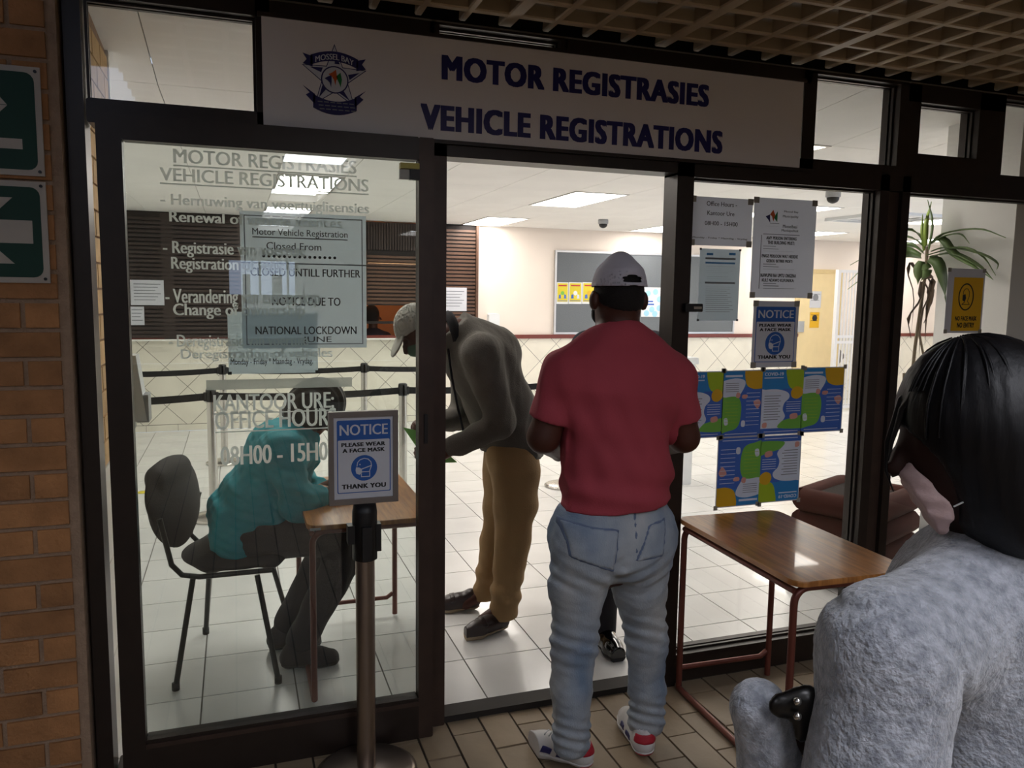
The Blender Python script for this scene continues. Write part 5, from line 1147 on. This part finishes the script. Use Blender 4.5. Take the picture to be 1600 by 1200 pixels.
T=SDF(lo,hi,.007); T.chain([pe+V3(-.015,0,.02),mi,chs],[.158,.150,.150],.06,flat=((0,1,0),1.25)); T.cap(chs,nb_-V3(.01,0,.01),.145,.075,.05); T.cap(shn,shf,.078,.078,.05); T.cap(shn,eln,.080,.070,.04); T.cap(eln,eln+(wn-eln)*.45,.070,.062,.03); T.cap(shf,elf,.078,.066,.04); T.cap(elf,elf+(wf-elf)*.4,.066,.058,.03); T.cap(V3(-.01,Ys-.1,.56),V3(.10,Ys-.1,.60),.11,.10,.05)
T.disp(wr(12,.005,24)); T.disp(wr(14,.0025,55)); T.disp(lambda x,y,z:.005*np.exp(-((z-.82)/.14)**2)*np.sin(z*55+x*22))
for w_,e_ in ((wn,eln),(wf,elf)):
    n=nz(w_-e_); p=e_+(w_-e_)*.45; sl,x,y,z=T.win(np.minimum(w_,e_)-.09,np.maximum(w_,e_)+.09,0); g=(x-p[0])*n[0]+(y-p[1])*n[1]+(z-p[2])*n[2]; T.d[sl]=np.where(np.abs(y-p[1])<.12,np.maximum(T.d[sl],np.where(x>p[0]-.03,g,-1)),T.d[sl])
T.cut(V3(0,0,.505),(.15,0,-1)); T.mesh('teal_shirt',TEAL,S_)
T=SDF(lo,hi,.008); T.cap(pe+V3(-.02,-.08,-.02),pe+V3(-.02,.08,-.02),.125,.125,.05); T.chain([hn,kn],[.112,.088],.04); T.chain([kn,an+V3(.02,0,.02)],[.088,.062],.03); T.chain([hf,kf],[.11,.086],.04); T.chain([kf,af+V3(.02,0,.02)],[.086,.06],.03); T.disp(wr(13,.003,20)); T.cut(V3(0,0,.075),(0,0,-1)); T.cut(V3(0,0,.70),(0,0,1)); T.mesh('trousers',DARKT,S_)
hr=SDF(hd_-.26,hd_+.26,.006); hr.ell(hd_-fd*.005+upd*.01,(.112,.105,.122),0,R=RM); hr.ell(hd_-fd*.03-upd*.03,(.10,.108,.12),.04,R=RM); hr.ell(hd_+fd*.085-upd*.07,(.075,.062,.085),.02,'sub',R=RM); hr.cut(hd_-upd*.125,-upd)
hr.disp(lambda x,y,z:.0025*np.sin(y*160+x*40)); hr.mesh('hair',HAIR,S_)
ear=MB(); 
shoe(S_,(.145,.59),(.40,.575),'dark'); shoe(S_,(.10,.79),(.345,.775),'dark')
pn=thing('pen_and_form','sheet of paper being filled in on the wooden table inside','paper'); MB().box(.40,.60,.60,.85,.7205,.7225).build('sheet',WHITE,pn)

# ------------------------------------------------------------------ woman in the grey coat, close to the camera
W_=person('woman in grey wool coat with black bob and pale face mask at the right edge'); Dw=1.22
def Dp(x,y,d): return np.array(dep(x,y,d),np.float32)
rv,uv,fv=[np.array(v,np.float32) for v in (_r,_u,_f)]
hd_=Dp(1512,680,Dw); fd=nz(-rv*.93+fv*.25-uv*.22); upd=nz(uv*.96-rv*.2); sd=nz(np.cross(upd,fd)); upd=np.cross(fd,sd); RM=np.stack([fd,sd,upd],1)
nb_=Dp(1550,850,Dw+.03); shn,shf=Dp(1390,1022,Dw-.10),Dp(1650,960,Dw+.20); eln=Dp(1350,1300,Dw-.13); chs=Dp(1560,960,Dw+.05)
cw=Dp(1186,1108,Dw-.02); elf=Dp(1230,1330,Dw+.02)
zf=lambda p,z: V3(p[0],p[1],z)
B=SDF(nb_-V3(.75,.75,1.35),nb_+V3(.6,.6,.45),.011)
pel=zf(chs,.78); B.cap(pel,chs,.13,.13,.06); B.cap(chs,nb_,.12,.06,.05); B.cap(shn,shf,.06,.06,.05); B.chain([shn,eln,Dp(1290,1330,Dw-.05)],[.055,.045,.03],.02); B.chain([shf,elf,cw],[.055,.045,.032],.02)
for o in (-1,1):
    f0=pel+rv*.05*0+sd*.09*o; B.chain([f0,zf(f0,.45),zf(f0,.08)],[.09,.065,.04],.03); B.cap(zf(f0,.07),zf(f0,.035)+V3(fd[0],fd[1],0)*.1,.035,.03,.02)
B.cap(nb_,hd_-upd*.07,.055,.055,.03); B.ell(hd_,(.094,.074,.112),.02,R=RM); B.ell(hd_+fd*.02-upd*.075,(.068,.056,.052),.03,R=RM); B.cap(hd_+fd*.095+upd*.005,hd_+fd*.112-upd*.03,.009,.015,.014)
for s_ in (-1,1): B.ell(hd_+sd*(s_*.076)-upd*.01,(.022,.012,.032),.006,R=RM); B.ell(hd_+fd*.09+sd*(s_*.032)+upd*.01,(.012,.016,.009),.01,'sub',R=RM)
hand(B,cw-uv*.02,nz(rv*.9-uv*.25+fv*.1),uv,fv,.7,.85)
B.mesh('body',SKINW,W_)
T=SDF(nb_-V3(.75,.75,1.0),nb_+V3(.6,.6,.45),.007)
T.chain([zf(chs,.72),chs],[.20,.165],.08); T.cap(chs-upd*.03,nb_-upd*.06,.150,.075,.06); T.cap(shn,shf,.085,.085,.07); T.cap(nb_-upd*.055,shn,.070,.086,.04); T.cap(nb_-upd*.06,shf,.075,.085,.04)
T.cap(shn,eln,.092,.094,.03); T.cap(eln,Dp(1310,1310,Dw-.06),.09,.06,.03); T.chain([elf,cw],[.060,.046],.02)
T.disp(wr(21,.003,14)); T.disp(wr(22,.0009,160))
T.cut(nb_+upd*.05,upd-fd*.15); T.cut(zf(nb_,.72),(0,0,-1))
def groove(S,pa,pb,dpt,wd):      # sewn seam or fold running between two points of the near side
    a_,b_=Dp(*pa,Dw-.15),Dp(*pb,Dw-.15); e_=nz(b_-a_); n_=nz(np.cross(e_,fv)); L_=float(np.linalg.norm(b_-a_))
    sl,x,y,z=S.win(S.lo,S.lo+S.n*S.res,0); q=(x-a_[0])*e_[0]+(y-a_[1])*e_[1]+(z-a_[2])*e_[2]; h=(x-a_[0])*n_[0]+(y-a_[1])*n_[1]+(z-a_[2])*n_[2]
    g=np.exp(-(h/wd)**2)*np.clip(q/.02+.5,0,1)*np.clip((L_-q)/.02+.5,0,1); S.d=(S.d+dpt*g).astype(np.float32)
groove(T,(1300,968),(1425,945),.006,.006); groove(T,(1425,945),(1490,1035),.007,.007); groove(T,(1490,1035),(1525,1140),.009,.009); groove(T,(1525,1140),(1500,1230),.016,.014); groove(T,(1430,900),(1520,860),.004,.006)
T.mesh('wool_coat',WOOL,W_)
hr=SDF(hd_-.30,hd_+.30,.006); hr.ell(hd_-fd*.022+upd*.026,(.116,.105,.124),0,R=RM); hr.ell(hd_-fd*.055-upd*.02,(.115,.112,.135),.05,R=RM); hr.ell(hd_-fd*.05-upd*.10,(.095,.105,.075),.05,R=RM)
hr.ell(hd_-fd*.06-upd*.14,(.085,.10,.06),.05,R=RM); hr.ell(hd_+fd*.125-upd*.075,(.084,.16,.118),.03,'sub',R=RM)
hr.disp(lambda x,y,z:.0012*np.sin((x*.8+y*.5)*70+z*12)+.0006*np.sin((x-y)*210+z*40)); hr.mesh('hair',HAIR,W_)
sp=[Dp(1450,585,Dw+.0),Dp(1408,625,Dw+.015),Dp(1386,690,Dw+.025),Dp(1384,735,Dw+.025),Dp(1396,768,Dw+.025)]; MB().tube([Vector(p) for p in sp],[.008,.006,.0035,.0025,.001],6).build('hair_strand',HAIR,W_)
sp=[Dp(1440,600,Dw-.02),Dp(1410,640,Dw+.0),Dp(1394,690,Dw+.01),Dp(1388,720,Dw+.015)]; MB().tube([Vector(p) for p in sp],[.010,.006,.003,.001],6).build('hair_strand',HAIR,W_)
g_=np.random.default_rng(4); mb=MB()
for i in range(46):
    a_=g_.uniform(-2.6,2.6); pts=[]; r0=g_.uniform(1.0,1.018)
    for k in range(9):
        th=.10+k*.19+g_.uniform(0,.03); d_=-fd*math.cos(a_+.05*k)*math.sin(th)*.116+sd*math.sin(a_+.05*k)*math.sin(th)*.105+upd*math.cos(th)*.124
        if -math.cos(a_)>.55 and th>1.1: break
        pts.append(Vector(hd_-fd*.022+upd*.026+d_*r0*(1+.004*k)))
    if len(pts)>3: mb.tube(pts,[.0012+.0012*math.sin(math.pi*k/(len(pts)-1)) for k in range(len(pts))],5)
o=mb.build('loose_hair',HAIR,W_); o['kind']='stuff'
mk=SDF(hd_-.2,hd_+.2,.0035); mk.ell(hd_+fd*.042-upd*.075,(.078,.064,.075),0,R=RM)
mk.cut(hd_+fd*.082-upd*.04,-fd*.894+upd*.447); mk.cut(hd_+fd*.055-upd*.10,-fd*.949-upd*.316); mk.cut(hd_+fd*.108-upd*.04,fd*.95-upd*.31)
mk.disp(lambda x,y,z:.0012*np.sin(z*240)); mk.mesh('face_mask',MASKM,W_)
mb=MB(); e_=hd_+sd*.082-fd*.005
sgn=1 if (hd_+sd*.08-np.array(CAM,np.float32))@fv<(hd_-sd*.08-np.array(CAM,np.float32))@fv else -1
for s_ in (sgn,):
    q=hd_+sd*s_*.084
    mb.tube([Vector(hd_+fd*.05+sd*s_*.068-upd*.03),Vector(q+fd*.01-upd*.005)],.0014,6); mb.tube([Vector(hd_+fd*.055+sd*s_*.060-upd*.09),Vector(q+fd*.015-upd*.07)],.0014,6)
mb.build('mask_loop',BIN,W_)
for o in (-1,1):
    f0=pel+sd*.09*o; tl=SDF(zf(f0,0)-.16,zf(f0,.85)+.16,.012); tl.chain([zf(f0,.80),zf(f0,.45),zf(f0,.07)],[.10,.08,.065],.03); tl.cut((0,0,.05),(0,0,-1)); tl.mesh('trouser_leg',DARKT,W_)
    d2_=nz(V3(fd[0],fd[1],0)); shoe(W_,(f0[0]-d2_[0]*.06,f0[1]-d2_[1]*.06),(f0[0]+d2_[0]*.18,f0[1]+d2_[1]*.18),'dark',.008)
bg=thing('handbag','black leather bag with shiny studs under the woman\'s arm','bag'); bc=Dp(1238,1098,Dw-.085)
S=SDF(bc-.16,bc+.16,.005); S.cap(bc-rv*.016-uv*.004,bc+rv*.02,.018,.022,0,flat=(fv,.5)); S.cap(bc+rv*.014-uv*.045,bc+rv*.018,.012,.02,.01,flat=(fv,.5)); S.mesh('bag_body',mat('bag_leather','0a0808',.3,var=.1),bg)
for y_ in (1096,1119): p=Dp(1246,y_,Dw-.105); MB().lathe([(0,-.006),(.005,-.004),(.006,0),(.005,.004),(0,.006)],tuple(p),12).build('stud',STEEL,bg)

# ------------------------------------------------------------------ clerk behind the counter window
Q_=person('clerk with dark hair behind the warm lit counter window'); Yc=7.35; c_=A(583,494,Yc); lo,hi=V3(c_[0]-.35,c_[1]-.3,-.01),c_+V3(.35,.3,.25)
B=SDF(lo,hi,.014); B.ell(c_,(.08,.092,.112),.02); B.cap(c_-V3(0,0,.1),c_-V3(0,-.02,.2),.055,.06,.03); B.cap(c_+V3(.09,0,-.02),c_+V3(.1,0,-.04),.012,.014,.015); B.cap(c_-V3(.15,0,.27),c_-V3(-.15,0,.27),.06,.06,.05); B.cap(c_-V3(0,0,.3),c_-V3(0,0,.68),.13,.13,.05)
for s_ in (-1,1): B.chain([c_+V3(s_*.09,0,-.68),V3(c_[0]+s_*.1,c_[1],.45),V3(c_[0]+s_*.1,c_[1],.05)],[.09,.065,.045],.03); B.chain([c_+V3(s_*.17,0,-.27),c_+V3(s_*.2,-.02,-.52),c_+V3(s_*.1,-.2,-.55)],[.05,.042,.03],.02)
B.mesh('body',SKIND,Q_)
B=SDF(lo,hi,.014)
for s_ in (-1,1): B.chain([c_+V3(s_*.085,0,-.66),V3(c_[0]+s_*.1,c_[1],.45),V3(c_[0]+s_*.1,c_[1],.02)],[.11,.08,.065],.03)
B.cut(V3(0,0,.002),(0,0,-1)); B.mesh('trousers',DARKT,Q_)
B=SDF(lo,hi,.014); B.cap(c_-V3(.16,0,.27),c_-V3(-.16,0,.27),.075,.075,.05); B.cap(c_-V3(0,0,.3),c_-V3(0,0,.70),.16,.16,.05); B.mesh('shirt',UNIF,Q_)
B=SDF(lo,hi,.012); B.ell(c_+V3(-.02,0,.02),(.10,.11,.125),0); B.ell(c_+V3(.09,-.02,-.06),(.06,.09,.09),.02,'sub'); B.mesh('hair',HAIRS,Q_)

# ================================================================== sub-parts hang under their part
SUB={'tape':('sheet',),'lettering':('sheet','sign_sheet','board'),'small_print':('sheet',),'screw':('plate',),'arrow':('green_field',),'blue_border':('sheet','sign_sheet'),'white_field':('sheet','sign_sheet'),'blue_disc':('sheet','sign_sheet'),'head_outline':('sheet','sign_sheet','amber_field'),'mask_strap':('sheet','sign_sheet'),'mask_shape':('sheet','sign_sheet','amber_field'),'neck_outline':('sheet','sign_sheet'),'eye_mark':('sheet','sign_sheet'),
 'cap_peak':('cap',),'mask_loop':('face_mask',),'pocket_seam':('jeans',),'back_pocket':('jeans',),'centre_seam':('jeans',),'lace':('upper',),'heel_patch':('upper',),'side_stripe':('upper',),'sole_patch':('sole',),'strap':('upper',),'collar':('t_shirt','fleece_jacket'),'zip':('fleece_jacket',),'slot_strip':('head',),'belt_clip':('belt',),'foot_cap':('leg',),'brass_plate':('lock_box',),'stud':('bag_body',),'underline':('sheet',),'dotted_line':('sheet',),'sleeve_edge':('sheet',),'sheet_join':('sheet',),'crest_facet':('crest_star',),'crest_mark':('crest_disc',),'crest_lettering':('crest_ribbon',),'loose_hair':('hair',),'hair_strand':('hair',),
 'picture_mark':('yellow_field',),'red_heading':('yellow_field',),'round_picture':('sheet',),'footer':('sheet',),'navy_area':('sheet',),'pale_area':('sheet',),'green_area':('sheet',),'lime_blob':('sheet',),'amber_blob':('sheet',),'pink_mark':('sheet',),'pale_mark':('sheet',),'blue_ground':('sheet',),'label_strip':('table_top',),'oval_ring':('amber_field',),'logo_mark':('sheet',),'ruled_line':('sheet',),'blue_bar':('sheet',),'grey_bar':('sheet',),'vinyl_lettering':('pane',),'vinyl_underline':('pane',),'frosted_strip':('pane',)}
def bbc(o): return sum((Vector(c) for c in o.bound_box),Vector())/8+o.location
for root in [o for o in COL.objects if o.parent is None and o.children]:
    kids=list(root.children); by={}
    for c in kids: by.setdefault(c.name.split('.')[0],[]).append(c)
    for c in kids:
        tg=SUB.get(c.name.split('.')[0])
        if not tg: continue
        cand=[s for t in tg for s in by.get(t,[])]
        if not cand: continue
        s=min(cand,key=lambda q:(bbc(q)-bbc(c)).length); c.parent=s; c.location=c.location-s.location
# ================================================================== finish: put every empty at its thing's base
bpy.context.view_layer.update()
for o in [o for o in COL.objects if o.parent is None and o.type=='EMPTY' and o.location.length<1e-6]:
    P_=[o2.matrix_world@Vector(c) for o2 in o.children for c in o2.bound_box]
    if not P_: continue
    b=Vector(((min(p.x for p in P_)+max(p.x for p in P_))/2,(min(p.y for p in P_)+max(p.y for p in P_))/2,min(p.z for p in P_)))
    o.location=b
    for c in o.children: c.location=c.location-b
